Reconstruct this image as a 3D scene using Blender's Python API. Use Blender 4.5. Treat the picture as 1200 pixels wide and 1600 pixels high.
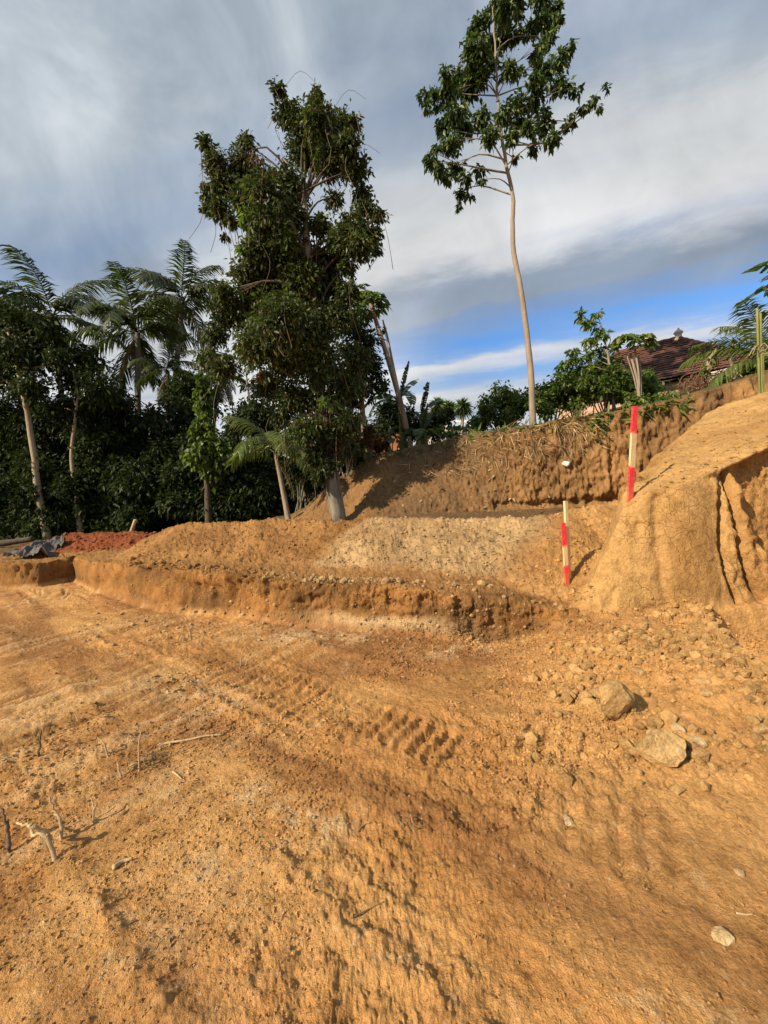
import bpy, math, random
import numpy as np
from mathutils import Vector, Matrix

# ------------------------------------------------------------------ scene, camera, light
scene = bpy.context.scene
for o in list(bpy.data.objects):
    bpy.data.objects.remove(o)
COL = scene.collection
FPX, EYE = 620.0, 1.6
PITCH, ROLL = math.radians(2.77), math.radians(-2.5)
cam_data = bpy.data.cameras.new('camera')
cam_data.sensor_fit = 'VERTICAL'
cam_data.sensor_height = 36.0
cam_data.lens = 36.0 * FPX / 1600.0
cam_data.clip_start, cam_data.clip_end = 0.05, 6000.0
cam = bpy.data.objects.new('camera', cam_data)
COL.objects.link(cam)
CAMM = (Matrix.Translation((0, 0, EYE)) @ Matrix.Rotation(math.pi / 2 - PITCH, 4, 'X')
        @ Matrix.Rotation(ROLL, 4, 'Z'))
cam.matrix_world = CAMM
scene.camera = cam
scene.render.resolution_x, scene.render.resolution_y = 768, 1024
scene.view_settings.view_transform = 'Standard'
scene.view_settings.look = 'None'
scene.view_settings.gamma = 1.0
scene.view_settings.use_curve_mapping = False
scene.view_settings.exposure = 0.6

SUN_ELEV = math.radians(34)
SUN_DIR = Vector((0.84 * math.cos(SUN_ELEV), 0.543 * math.cos(SUN_ELEV), -math.sin(SUN_ELEV)))
sun_data = bpy.data.lights.new('sun', 'SUN')
sun_data.energy = 5.0
sun_data.angle = math.radians(0.6)
sun_data.color = (1.0, 0.82, 0.60)
sun = bpy.data.objects.new('sun', sun_data)
sun.rotation_euler = SUN_DIR.to_track_quat('-Z', 'Y').to_euler()
sun.location = (-40, -20, 30)
COL.objects.link(sun)


class NT:
    """tiny helper around a node tree"""
    def __init__(s, tree):
        s.t = tree
        tree.nodes.clear()

    def n(s, typ, **kw):
        nd = s.t.nodes.new(typ)
        ins = kw.pop('ins', {})
        for k, v in kw.items():
            setattr(nd, k, v)
        for k, v in ins.items():
            if hasattr(v, 'is_linked') or isinstance(v, bpy.types.NodeSocket):
                s.t.links.new(v, nd.inputs[k])
            else:
                nd.inputs[k].default_value = v
        return nd

    def math(s, op, a, b=None, c=None, clamp=False):
        ins = {0: a}
        if b is not None:
            ins[1] = b
        if c is not None:
            ins[2] = c
        nd = s.n('ShaderNodeMath', operation=op, ins=ins)
        nd.use_clamp = clamp
        return nd.outputs[0]

    def mix(s, f, a, b, blend='MIX'):
        nd = s.t.nodes.new('ShaderNodeMix')
        nd.data_type = 'RGBA'
        nd.blend_type = blend
        for k, v in ((0, f), (6, a), (7, b)):
            if isinstance(v, bpy.types.NodeSocket):
                s.t.links.new(v, nd.inputs[k])
            else:
                if k and len(v) == 3:
                    v = (*v, 1)
                nd.inputs[k].default_value = v
        return nd.outputs[2]

    def ramp(s, f, stops, interp='LINEAR'):
        nd = s.n('ShaderNodeValToRGB', ins={0: f})
        cr = nd.color_ramp
        cr.interpolation = interp
        while len(cr.elements) < len(stops):
            cr.elements.new(0.5)
        for e, (p, c) in zip(cr.elements, stops):
            e.position = p
            e.color = (*c, 1) if len(c) == 3 else c
        return nd.outputs[0]

    def noise(s, vec, scale, detail=4, rough=0.55, dist=0.0):
        nd = s.n('ShaderNodeTexNoise', ins={'Scale': scale, 'Detail': detail, 'Roughness': rough, 'Distortion': dist})
        if vec is not None:
            s.t.links.new(vec, nd.inputs['Vector'])
        return nd.outputs[0]


# sky: Nishita with a streaky cloud deck on a plane overhead
world = bpy.data.worlds.new('World')
scene.world = world
world.use_nodes = True
w = NT(world.node_tree)
SKY_K = 0.10
sky = w.n('ShaderNodeTexSky', sky_type='NISHITA', sun_disc=False, sun_elevation=SUN_ELEV,
          sun_rotation=math.atan2(-0.84, -0.543), altitude=50, air_density=1.2, dust_density=0.6, ozone_density=2.5)
tc = w.n('ShaderNodeTexCoord')
sep = w.n('ShaderNodeSeparateXYZ', ins={0: tc.outputs['Generated']})
zz = w.math('MAXIMUM', w.math('ADD', sep.outputs[2], 0.03), 0.03)
px_ = w.math('DIVIDE', sep.outputs[0], zz)
py_ = w.math('DIVIDE', sep.outputs[1], zz)
uu = w.math('ADD', w.math('MULTIPLY', px_, 0.93), w.math('MULTIPLY', py_, -0.36))
vv = w.math('ADD', w.math('MULTIPLY', px_, 0.36), w.math('MULTIPLY', py_, 0.93))
pl = w.n('ShaderNodeCombineXYZ', ins={0: w.math('MULTIPLY', uu, 0.65), 1: vv, 2: 0.0}).outputs[0]
pl2 = w.n('ShaderNodeCombineXYZ', ins={0: w.math('MULTIPLY', uu, 0.22), 1: vv, 2: 3.7}).outputs[0]
n_big = w.noise(pl, 1.1, 4, 0.5, 0.3)
n_str = w.noise(pl2, 1.6, 5, 0.5, 0.2)
n_mid = w.noise(tc.outputs['Generated'], 4.2, 5, 0.55, 0.4)
n_lo = w.noise(tc.outputs['Generated'], 1.7, 2, 0.5, 0.2)
n_fine = w.noise(pl, 3.2, 6, 0.6, 0.4)
vw = w.math('ADD', vv, w.math('ADD', w.math('MULTIPLY', w.math('SUBTRACT', n_big, 0.5), 0.75),
                               w.math('MULTIPLY', w.math('SUBTRACT', n_fine, 0.5), 0.5)))
tt = w.math('DIVIDE', w.math('ADD', vw, 1.0), 6.0, clamp=True)     # v from -1 to 5


def vpos(v):
    return (v + 1.0) / 6.0


cover = w.ramp(tt, [(0.0, (1, 1, 1)), (vpos(1.95), (1, 1, 1)), (vpos(2.22), (.42, .42, .42)),
                    (vpos(2.5), (.0, .0, .0)), (vpos(2.72), (.22, .22, .22)), (vpos(2.95), (.9, .9, .9)),
                    (vpos(3.3), (.55, .55, .55)), (vpos(3.9), (.9, .9, .9)), (1.0, (1, 1, 1))], 'EASE')
shade = w.ramp(tt, [(0.0, (.50, .57, .64)), (vpos(0.55), (.52, .59, .66)), (vpos(1.05), (.50, .58, .66)),
                    (vpos(1.35), (.86, .89, .91)), (vpos(1.65), (.93, .94, .95)), (vpos(1.95), (.36, .44, .56)),
                    (vpos(2.25), (.36, .44, .56)), (vpos(2.6), (.50, .56, .66)), (vpos(2.95), (.86, .87, .89)),
                    (vpos(3.35), (.46, .54, .64)), (vpos(3.8), (.80, .83, .87)), (vpos(4.4), (.60, .66, .74)), (1.0, (.78, .80, .83))], 'EASE')
strk = w.math('ADD', w.math('ADD', w.math('MULTIPLY', w.math('SUBTRACT', n_str, 0.5), 0.35), w.math('MULTIPLY', w.math('SUBTRACT', n_mid, 0.5), 0.95)), 1.04)
leftc = w.n('ShaderNodeMapRange', interpolation_type='SMOOTHSTEP', ins={0: w.math('ADD', uu, w.math('MULTIPLY', n_big, 0.6)), 1: 0.1, 2: -1.3, 3: 0.0, 4: 1.0}).outputs[0]
shade = w.mix(w.math('MULTIPLY', leftc, w.n('ShaderNodeMapRange', interpolation_type='SMOOTHSTEP', ins={0: vw, 1: 0.9, 2: 1.7}).outputs[0]), shade, w.ramp(n_big, [(.3, (.60, .67, .74)), (.60, (1.08, 1.09, 1.09))]))
top = w.n('ShaderNodeMapRange', interpolation_type='SMOOTHSTEP', ins={0: vw, 1: 1.25, 2: 0.7}).outputs[0]
shade = w.mix(w.math('MULTIPLY', top, 0.85), shade, w.ramp(w.math('ADD', w.math('MULTIPLY', n_mid, 0.6), w.math('MULTIPLY', n_lo, 0.4)), [(.36, (.42, .52, .65)), (.48, (.56, .65, .74)), (.62, (.78, .84, .89))]))
shade2 = w.mix(1.0, shade, w.n('ShaderNodeCombineXYZ', ins={0: strk, 1: strk, 2: strk}).outputs[0], 'MULTIPLY')
cov2 = w.math('ADD', w.math('MAXIMUM', cover, leftc), w.math('MULTIPLY', w.math('SUBTRACT', n_str, 0.50), 1.5), clamp=True)
cl = w.mix(1.0, shade2, (4.9, 4.9, 4.9), 'MULTIPLY')
skyb = w.mix(1.0, sky.outputs[0], (0.56, 0.84, 1.16), 'MULTIPLY')
fin = w.mix(cov2, skyb, cl)
bg = w.n('ShaderNodeBackground', ins={'Color': fin, 'Strength': SKY_K})
wo = w.n('ShaderNodeOutputWorld', ins={0: bg.outputs[0]})

# ------------------------------------------------------------------ helpers
rng = np.random.default_rng(7)
random.seed(7)


def ray(px, py):
    d = CAMM.to_3x3() @ Vector(((px - 600) / FPX, (800 - py) / FPX, -1))
    return np.array(d)


def at(px, py, d):
    r = ray(px, py)
    return np.array((0, 0, EYE)) + r * (d / r[1])


def gnd(px, py, z=0.0):
    r = ray(px, py)
    return np.array((0, 0, EYE)) + r * ((z - EYE) / r[2])


def hsh(ix, iy, iz=0):
    h = (ix.astype(np.int64) * 374761393 + iy.astype(np.int64) * 668265263 + np.asarray(iz).astype(np.int64) * 2147483647 + 1274126177) & 0xFFFFFFFF
    h = ((h ^ (h >> 13)) * 1274126177) & 0xFFFFFFFF
    h = ((h ^ (h >> 15)) * 2246822519) & 0xFFFFFFFF
    return ((h ^ (h >> 16)) & 0xFFFFFF) / float(0xFFFFFF)


def vn2(x, y, seed=0):
    x = np.asarray(x, float); y = np.asarray(y, float)
    ix, iy = np.floor(x), np.floor(y)
    fx, fy = x - ix, y - iy
    fx = fx * fx * (3 - 2 * fx); fy = fy * fy * (3 - 2 * fy)
    ix = ix.astype(np.int64); iy = iy.astype(np.int64)
    a = hsh(ix, iy, seed); b = hsh(ix + 1, iy, seed); c = hsh(ix, iy + 1, seed); d = hsh(ix + 1, iy + 1, seed)
    return (a + (b - a) * fx) * (1 - fy) + (c + (d - c) * fx) * fy - 0.5


def fb2(x, y, f, octv=4, seed=0, gain=0.5):
    s, a = 0, 1.0
    for i in range(octv):
        ca, sa = math.cos(1.3 * i), math.sin(1.3 * i)
        s = s + a * vn2((x * ca - y * sa) * f + 17.3 * i, (x * sa + y * ca) * f + 5.1 * i, seed + i)
        f *= 2.03; a *= gain
    return s


def vn3(x, y, z, seed=0):
    iz = np.floor(z); fz = z - iz
    fz = fz * fz * (3 - 2 * fz)
    iz = iz.astype(np.int64)
    return vn2(x, y, seed + iz * 131) * (1 - fz) + vn2(x, y, seed + (iz + 1) * 131) * fz


def fb3(x, y, z, f, octv=3, seed=0, gain=0.5):
    s, a = 0, 1.0
    for i in range(octv):
        s = s + a * vn3(x * f + 7.7 * i, y * f + 3.1 * i, z * f + 1.9 * i, seed + 1000 * i)
        f *= 2.03; a *= gain
    return s


def cells(x, y, f, seed=0):
    """lumpy cellular bumps: 1 at a lump's middle, 0 between lumps; each lump its own height"""
    x = x * f; y = y * f
    ix, iy = np.floor(x).astype(np.int64), np.floor(y).astype(np.int64)
    out = np.zeros_like(x)
    for dx in (-1, 0, 1):
        for dy in (-1, 0, 1):
            cx, cy = ix + dx, iy + dy
            jx, jy = hsh(cx, cy, seed), hsh(cx, cy, seed + 1)
            r = 0.25 + 0.6 * hsh(cx, cy, seed + 2) ** 2
            d2 = ((x - cx - jx) ** 2 + (y - cy - jy) ** 2) / (r * r)
            out = np.maximum(out, r * np.sqrt(np.clip(1 - d2, 0, 1)))
    return out


def sst(a, b, x):
    t = np.clip((x - a) / (b - a), 0, 1)
    return t * t * (3 - 2 * t)


def smax(a, b, k):
    h = np.clip(0.5 + 0.5 * (a - b) / k, 0, 1)
    return b + (a - b) * h + k * h * (1 - h)


def segd(x, y, pts):
    """distance to a polyline of (x, y, z) and the height z at the nearest point"""
    best = np.full(np.shape(x), 1e9); zb = np.zeros(np.shape(x))
    for (x0, y0, z0), (x1, y1, z1) in zip(pts[:-1], pts[1:]):
        dx, dy = x1 - x0, y1 - y0
        t = np.clip(((x - x0) * dx + (y - y0) * dy) / (dx * dx + dy * dy), 0, 1)
        d = np.hypot(x - x0 - t * dx, y - y0 - t * dy)
        m = d < best
        best = np.where(m, d, best); zb = np.where(m, z0 + t * (z1 - z0), zb)
    return best, zb


def polysd(x, y, poly):
    """signed distance to a polygon, positive inside"""
    best = np.full(np.shape(x), 1e9); ins = np.zeros(np.shape(x), bool)
    n = len(poly)
    for i in range(n):
        (x0, y0), (x1, y1) = poly[i], poly[(i + 1) % n]
        dx, dy = x1 - x0, y1 - y0
        t = np.clip(((x - x0) * dx + (y - y0) * dy) / (dx * dx + dy * dy), 0, 1)
        best = np.minimum(best, np.hypot(x - x0 - t * dx, y - y0 - t * dy))
        c = ((y0 > y) != (y1 > y)) & (x < (x1 - x0) * (y - y0) / ((y1 - y0) + 1e-12) + x0)
        ins ^= c
    return np.where(ins, best, -best)


def mesh_obj(name, V, F, mat=None, parent=None, smooth=True, colors=None):
    me = bpy.data.meshes.new(name)
    V = np.asarray(V, np.float32); F = np.asarray(F, np.int32)
    k = F.shape[1]
    me.vertices.add(len(V)); me.vertices.foreach_set('co', V.ravel())
    me.loops.add(F.size); me.loops.foreach_set('vertex_index', F.ravel())
    me.polygons.add(len(F))
    me.polygons.foreach_set('loop_start', np.arange(0, F.size, k, dtype=np.int32))
    me.polygons.foreach_set('use_smooth', np.full(len(F), smooth))
    me.update(calc_edges=True)
    if colors is not None:
        at_ = me.color_attributes.new('soil', 'FLOAT_COLOR', 'POINT')
        c = np.ones((len(V), 4), np.float32); c[:, :colors.shape[1]] = colors
        at_.data.foreach_set('color', c.ravel())
    if mat:
        me.materials.append(mat)
    ob = bpy.data.objects.new(name, me)
    COL.objects.link(ob)
    if parent:
        ob.parent = parent
    return ob


def tag(o, label=None, cat=None, group=None, kind=None):
    if label: o['label'] = label
    if cat: o['category'] = cat
    if group: o['group'] = group
    if kind: o['kind'] = kind
    return o


def empty(name, loc, label=None, cat=None, group=None):
    o = bpy.data.objects.new(name, None)
    o.empty_display_size = 0.2
    o.location = loc
    COL.objects.link(o)
    return tag(o, label, cat, group)


class MB:
    """collects quads"""
    def __init__(s):
        s.v, s.f, s.n = [], [], 0

    def add(s, V, F):
        V = np.asarray(V, float); F = np.asarray(F, int)
        s.v.append(V); s.f.append(F + s.n); s.n += len(V)
        return s

    def tube(s, pts, rad, ns=6, cap=True):
        pts = np.asarray(pts, float); m = len(pts)
        rad = np.broadcast_to(np.asarray(rad, float), (m,))
        tg = np.gradient(pts, axis=0)
        tg /= np.linalg.norm(tg, axis=1, keepdims=True) + 1e-9
        ref = np.array((0.3, 0.9, 0.2)) if abs(tg[0][2]) > 0.8 else np.array((0, 0, 1.0))
        a = np.linspace(0, 2 * math.pi, ns, endpoint=False)
        V = []
        for i in range(m):
            u = np.cross(tg[i], ref); u /= np.linalg.norm(u) + 1e-9
            ref = np.cross(u, tg[i])
            V.append(pts[i] + rad[i] * (np.cos(a)[:, None] * u + np.sin(a)[:, None] * ref))
        V = np.concatenate(V)
        F = []
        for i in range(m - 1):
            for j in range(ns):
                k = (j + 1) % ns
                F.append((i * ns + j, i * ns + k, (i + 1) * ns + k, (i + 1) * ns + j))
        if cap:
            n0 = len(V)
            V = np.vstack([V, pts[0], pts[-1]])
            for j in range(0, ns, 2):
                F.append((n0, (j + 2) % ns, j + 1, j))
                b = (m - 1) * ns
                F.append((n0 + 1, b + j, b + j + 1, b + (j + 2) % ns))
        return s.add(V, F)

    def box(s, c, size, rot=None):
        h = np.array(size) / 2
        V = np.array([(x, y, z) for z in (-1, 1) for y in (-1, 1) for x in (-1, 1)]) * h
        if rot is not None:
            V = V @ np.array(rot).T
        V = V + np.array(c)
        return s.add(V, [(0, 2, 3, 1), (4, 5, 7, 6), (0, 1, 5, 4), (2, 6, 7, 3), (0, 4, 6, 2), (1, 3, 7, 5)])

    def build(s, name, mat, parent=None, smooth=True, local=None):
        V = np.concatenate(s.v); F = np.concatenate(s.f)
        if local is not None:
            V = V - np.asarray(local)
        return mesh_obj(name, V, F, mat, parent, smooth)


def smooth_path(pts, n=12):
    """Catmull-Rom resample"""
    P = np.asarray(pts, float)
    if len(P) < 3:
        t = np.linspace(0, 1, n)[:, None]
        return P[0] * (1 - t) + P[-1] * t
    Q = np.vstack([2 * P[0] - P[1], P, 2 * P[-1] - P[-2]])
    out = []
    seg = len(P) - 1
    for t in np.linspace(0, seg - 1e-6, n):
        i = int(t); f = t - i
        a, b, c, d = Q[i], Q[i + 1], Q[i + 2], Q[i + 3]
        out.append(0.5 * (2 * b + (c - a) * f + (2 * a - 5 * b + 4 * c - d) * f * f + (3 * b - a - 3 * c + d) * f ** 3))
    return np.array(out)


# ------------------------------------------------------------------ materials
def new_mat(name):
    m = bpy.data.materials.new(name)
    m.use_nodes = True
    return m, NT(m.node_tree)


def soil_material(name, cracks=0.0, grain=1.0, lump=.32):
    m, t = new_mat(name)
    at_ = t.n('ShaderNodeAttribute', attribute_name='soil')
    tc = t.n('ShaderNodeTexCoord')
    P = tc.outputs['Object']
    n1 = t.noise(P, 11, 7, 0.68)
    n2 = t.noise(P, 70, 4, 0.75)
    n3 = t.noise(P, 2.0, 3, 0.5)
    n4 = t.noise(P, 210, 3, 0.7)
    f = t.math('ADD', t.math('ADD', t.math('MULTIPLY', n1, 0.65), t.math('MULTIPLY', n2, 0.6)), t.math('ADD', t.math('MULTIPLY', n3, 0.25), t.math('MULTIPLY', n4, 0.25)))
    c = t.mix(1.0, at_.outputs[0], t.ramp(t.math('SUBTRACT', f, 0.345), [(0.30, (.46, .40, .34)), (0.5, (1, 1, 1)), (0.70, (1.36, 1.38, 1.42))]), 'MULTIPLY')
    vg = t.n('ShaderNodeTexVoronoi', feature='F1', ins={'Vector': P, 'Scale': 30.0, 'Randomness': 1.0})
    # pale grit
    grit = t.math('MULTIPLY', t.math('LESS_THAN', vg.outputs['Distance'], 0.16), t.math('GREATER_THAN', t.noise(P, 5, 2), 0.52))
    c = t.mix(t.math('MULTIPLY', grit, 0.45), c, (.58, .48, .33))
    h = t.math('ADD', t.math('ADD', t.math('MULTIPLY', n1, lump), t.math('MULTIPLY', n2, 0.5)), t.math('MULTIPLY', n4, 0.12))
    h = t.math('ADD', h, t.math('MULTIPLY', t.math('SUBTRACT', 0.5, vg.outputs['Distance']), 0.25))
    if cracks:
        nv = t.n('ShaderNodeVectorMath', operation='ADD', ins={0: P})
        nz = t.n('ShaderNodeTexNoise', ins={'Vector': P, 'Scale': 5.0, 'Detail': 3.0})
        sc = t.n('ShaderNodeVectorMath', operation='SCALE', ins={0: nz.outputs['Color'], 'Scale': 0.22})
        t.t.links.new(sc.outputs[0], nv.inputs[1])
        vo = t.n('ShaderNodeTexVoronoi', feature='DISTANCE_TO_EDGE', ins={'Vector': nv.outputs[0], 'Scale': 6.5})
        cr = t.math('SUBTRACT', 1.0, t.math('DIVIDE', vo.outputs[0], 0.022), clamp=True)
        cr = t.math('MULTIPLY', cr, t.math('GREATER_THAN', t.noise(P, 2.3, 2), 0.53))
        h = t.math('SUBTRACT', h, t.math('MULTIPLY', cr, cracks))
    if cracks:
        c = t.mix(t.math('MULTIPLY', cr, .6), c, (.16, .085, .03))
    bp = t.n('ShaderNodeBump', ins={'Strength': 1.0 * grain, 'Distance': 0.04, 'Height': h})
    b = t.n('ShaderNodeBsdfPrincipled', ins={'Base Color': c, 'Roughness': 0.95, 'Normal': bp.outputs[0]})
    b.inputs['Specular IOR Level'].default_value = 0.12
    t.n('ShaderNodeOutputMaterial', ins={0: b.outputs[0]})
    return m


SOIL = soil_material('packed_soil')
SOIL_CR = soil_material('cracked_clay', cracks=0.3, grain=.7, lump=.10)


def leaf_material(name, cols, gloss=0.35, trans=0.3, rough=0.45):
    m, t = new_mat(name)
    g = t.n('ShaderNodeNewGeometry')
    r = g.outputs['Random Per Island']
    st = [(i / max(1, len(cols) - 1), c) for i, c in enumerate(cols)]
    c = t.ramp(r, st)
    tc = t.n('ShaderNodeTexCoord')
    n = t.noise(tc.outputs['Object'], 0.9, 3)
    c = t.mix(1.0, c, t.ramp(n, [(0.3, (.6, .62, .6)), (0.7, (1.35, 1.3, 1.2))]), 'MULTIPLY')
    b = t.n('ShaderNodeBsdfPrincipled', ins={'Base Color': c, 'Roughness': rough})
    b.inputs['Specular IOR Level'].default_value = gloss
    tr = t.n('ShaderNodeBsdfTranslucent', ins={'Color': t.mix(1.0, c, (1.5, 1.7, .8), 'MULTIPLY')})
    mx = t.n('ShaderNodeMixShader', ins={0: trans, 1: b.outputs[0], 2: tr.outputs[0]})
    t.n('ShaderNodeOutputMaterial', ins={0: mx.outputs[0]})
    return m


def rough_material(name, a, b_, scale=8, bump=0.5, rough=0.85, dist=0.02, stretch=(1, 1, 1)):
    m, t = new_mat(name)
    tc = t.n('ShaderNodeTexCoord')
    mp = t.n('ShaderNodeMapping', ins={0: tc.outputs['Object'], 'Scale': stretch})
    n = t.noise(mp.outputs[0], scale, 6, 0.65)
    c = t.ramp(n, [(0.3, a), (0.7, b_)])
    n2 = t.noise(mp.outputs[0], scale * 5, 4, 0.6)
    bp = t.n('ShaderNodeBump', ins={'Strength': bump, 'Distance': dist, 'Height': t.math('ADD', n, n2)})
    b = t.n('ShaderNodeBsdfPrincipled', ins={'Base Color': c, 'Roughness': rough, 'Normal': bp.outputs[0]})
    b.inputs['Specular IOR Level'].default_value = 0.25
    t.n('ShaderNodeOutputMaterial', ins={0: b.outputs[0]})
    return m


L_DARK = leaf_material('dark_forest_leaf', [(.010, .020, .007), (.018, .034, .011), (.034, .054, .016), (.05, .062, .02)], 0.15, 0.2, .6)
L_VINE = leaf_material('glossy_vine_leaf', [(.018, .034, .011), (.030, .054, .016), (.055, .085, .022), (.10, .12, .036), (.08, .06, .03)], 0.3, 0.25, 0.5)
L_TALL = leaf_material('tall_tree_leaf', [(.022, .045, .013), (.04, .072, .02), (.07, .115, .028), (.10, .14, .035)], 0.4, 0.25)
L_BUSH = leaf_material('bush_leaf', [(.035, .065, .014), (.06, .105, .022), (.105, .16, .035), (.16, .21, .045)], 0.4, 0.4)
L_BRIGHT = leaf_material('bright_leaf', [(.05, .09, .018), (.09, .14, .03), (.14, .19, .04), (.20, .22, .05)], 0.4, 0.4)
L_PALM = leaf_material('palm_leaf', [(.03, .05, .017), (.05, .07, .024), (.085, .10, .036)], 0.4, 0.3)
L_PALMY = leaf_material('young_palm_leaf', [(.06, .10, .022), (.10, .14, .035), (.16, .19, .05)], 0.4, 0.35)
L_BAN = leaf_material('banana_leaf', [(.025, .055, .018), (.045, .08, .026), (.06, .10, .03)], 0.45, 0.3)
L_DRY = leaf_material('dry_leaf', [(.12, .085, .05), (.20, .15, .09), (.30, .23, .14)], 0.15, 0.2, 0.8)
L_RED = leaf_material('reddish_leaf', [(.06, .03, .015), (.10, .045, .02), (.07, .06, .02)], 0.3, 0.3)
STRAW = leaf_material('straw', [(.10, .065, .035), (.22, .155, .085), (.36, .27, .16), (.48, .38, .25)], 0.1, 0.1, 0.9)
BARK_GREY = rough_material('grey_bark', (.13, .115, .09), (.30, .27, .21), 6, 0.6, stretch=(1, 1, .35))
BARK_PALE = rough_material('pale_bark', (.19, .155, .115), (.36, .30, .23), 5, 0.6, stretch=(1, 1, .3))
BARK_DARK = rough_material('dark_bark', (.05, .04, .03), (.12, .095, .065), 6, 0.6, stretch=(1, 1, .3))
BARK_PALM = rough_material('palm_bark', (.09, .075, .055), (.19, .16, .12), 5, 0.6, stretch=(.3, .3, 3))
BARK_FOREST = rough_material('forest_pale_bark', (.22, .18, .12), (.38, .32, .22), 6, 0.5, stretch=(1, 1, .3))  # pale bark of the forest-edge trunks
WOODSTICK = rough_material('dry_wood', (.30, .215, .115), (.56, .43, .25), 14, 0.4, stretch=(1, 1, .3))
DARKSTICK = rough_material('weathered_stick', (.09, .065, .04), (.20, .15, .09), 14, 0.4)
BAMBOO = rough_material('green_bamboo', (.10, .12, .03), (.24, .25, .08), 5, 0.3, 0.55, stretch=(1, 1, .3))

# ------------------------------------------------------------------ terrain shape
WALL = np.array([(-30, 8.6), (-14, 8.3)] + [tuple(gnd(*p)[:2]) for p in
                ((0, 922), (60, 918), (118, 908), (150, 925), (215, 940), (300, 960), (400, 968), (500, 977), (600, 985), (680, 992), (760, 1003), (815, 1003))]
                + [(1.9, 4.05), (4, 4.0), (30, 4.0)])
WALL_H = np.array([(-30, .5), (-7, .50), (-3, .58), (-.8, .50), (.4, .48), (1.4, .40), (1.9, .25), (30, .2)])


def crest(*p):
    return [tuple(at(*q)) for q in p]


BROWN = crest((258, 828, 8.3), (300, 816, 8.0), (400, 814, 7.7), (530, 812, 7.2), (575, 812, 6.9))
GREY = crest((585, 812, 6.7), (680, 812, 6.4), (770, 812, 6.3), (840, 806, 6.1))
TANH = crest((880, 800, 6.1), (930, 790, 6.3), (1000, 780, 6.6))
REDH = crest((62, 848, 10.0), (110, 834, 9.9), (200, 832, 9.8), (260, 834, 9.7))
BANK_X = np.array([-30, -5, -3.2, -2.4, -1.6, -.4, 1.2, 2.6, 4.2, 6.0, 7.6, 9.5, 30])
BANK_F = np.array([22, 13, 11.2, 10.6, 9.9, 9.3, 9.2, 9.3, 9.3, 9.0, 8.7, 8.5, 8.4])     # foot y
BANK_T = np.array([26, 15, 12.6, 12.2, 11.9, 11.6, 11.2, 10.6, 9.75, 9.4, 9.1, 8.9, 8.8])  # top edge y
BANK_Z = np.array([.6, .7, .95, 1.3, 1.95, 2.62, 2.9, 3.1, 3.2, 3.35, 3.65, 4.1, 4.5])
MOUND = [(1.95, 4.22), (2.35, 4.0), (2.85, 3.98), (3.35, 4.05), (4.4, 4.25), (6.0, 4.4), (12, 4.4), (12, 8.6), (6.0, 8.2), (4.6, 7.0), (3.5, 5.9), (2.65, 5.0)]


def xline(pts, d):
    q = np.array([at(x, y, dd) for (x, y), dd in zip(pts, d)])
    o = np.argsort(q[:, 2])
    return q[o, 2], q[o, 0]


GR1 = xline([(1093, 735), (1086, 769), (1083, 824), (1095, 884), (1118, 930), (1120, 960)], [4.75, 4.7, 4.6, 4.5, 4.4, 4.35])
GR0 = xline([(1012, 770), (1006, 800), (1008, 850), (1015, 900), (1020, 930)], [4.5, 4.45, 4.35, 4.3, 4.25])
GR2 = xline([(1096, 730), (1100, 800), (1112, 855), (1129, 898), (1155, 944)], [4.8, 4.7, 4.6, 4.55, 4.5])
GR3 = xline([(1095, 715), (1115, 778), (1126, 824), (1146, 870), (1172, 936)], [4.85, 4.75, 4.7, 4.65, 4.6])
GR4 = xline([(1158, 700), (1164, 780), (1172, 840), (1188, 870), (1196, 890)], [5.3, 5.3, 5.3, 5.3, 5.3])


def mound_top(x, y):
    return 1.46 + 0.27 * (x - 2.75) + 0.17 * (y - 4.6) + .10 * fb2(x, y, .8, 3, 61) - 0.35 * sst(3.0, 2.2, x)


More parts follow.
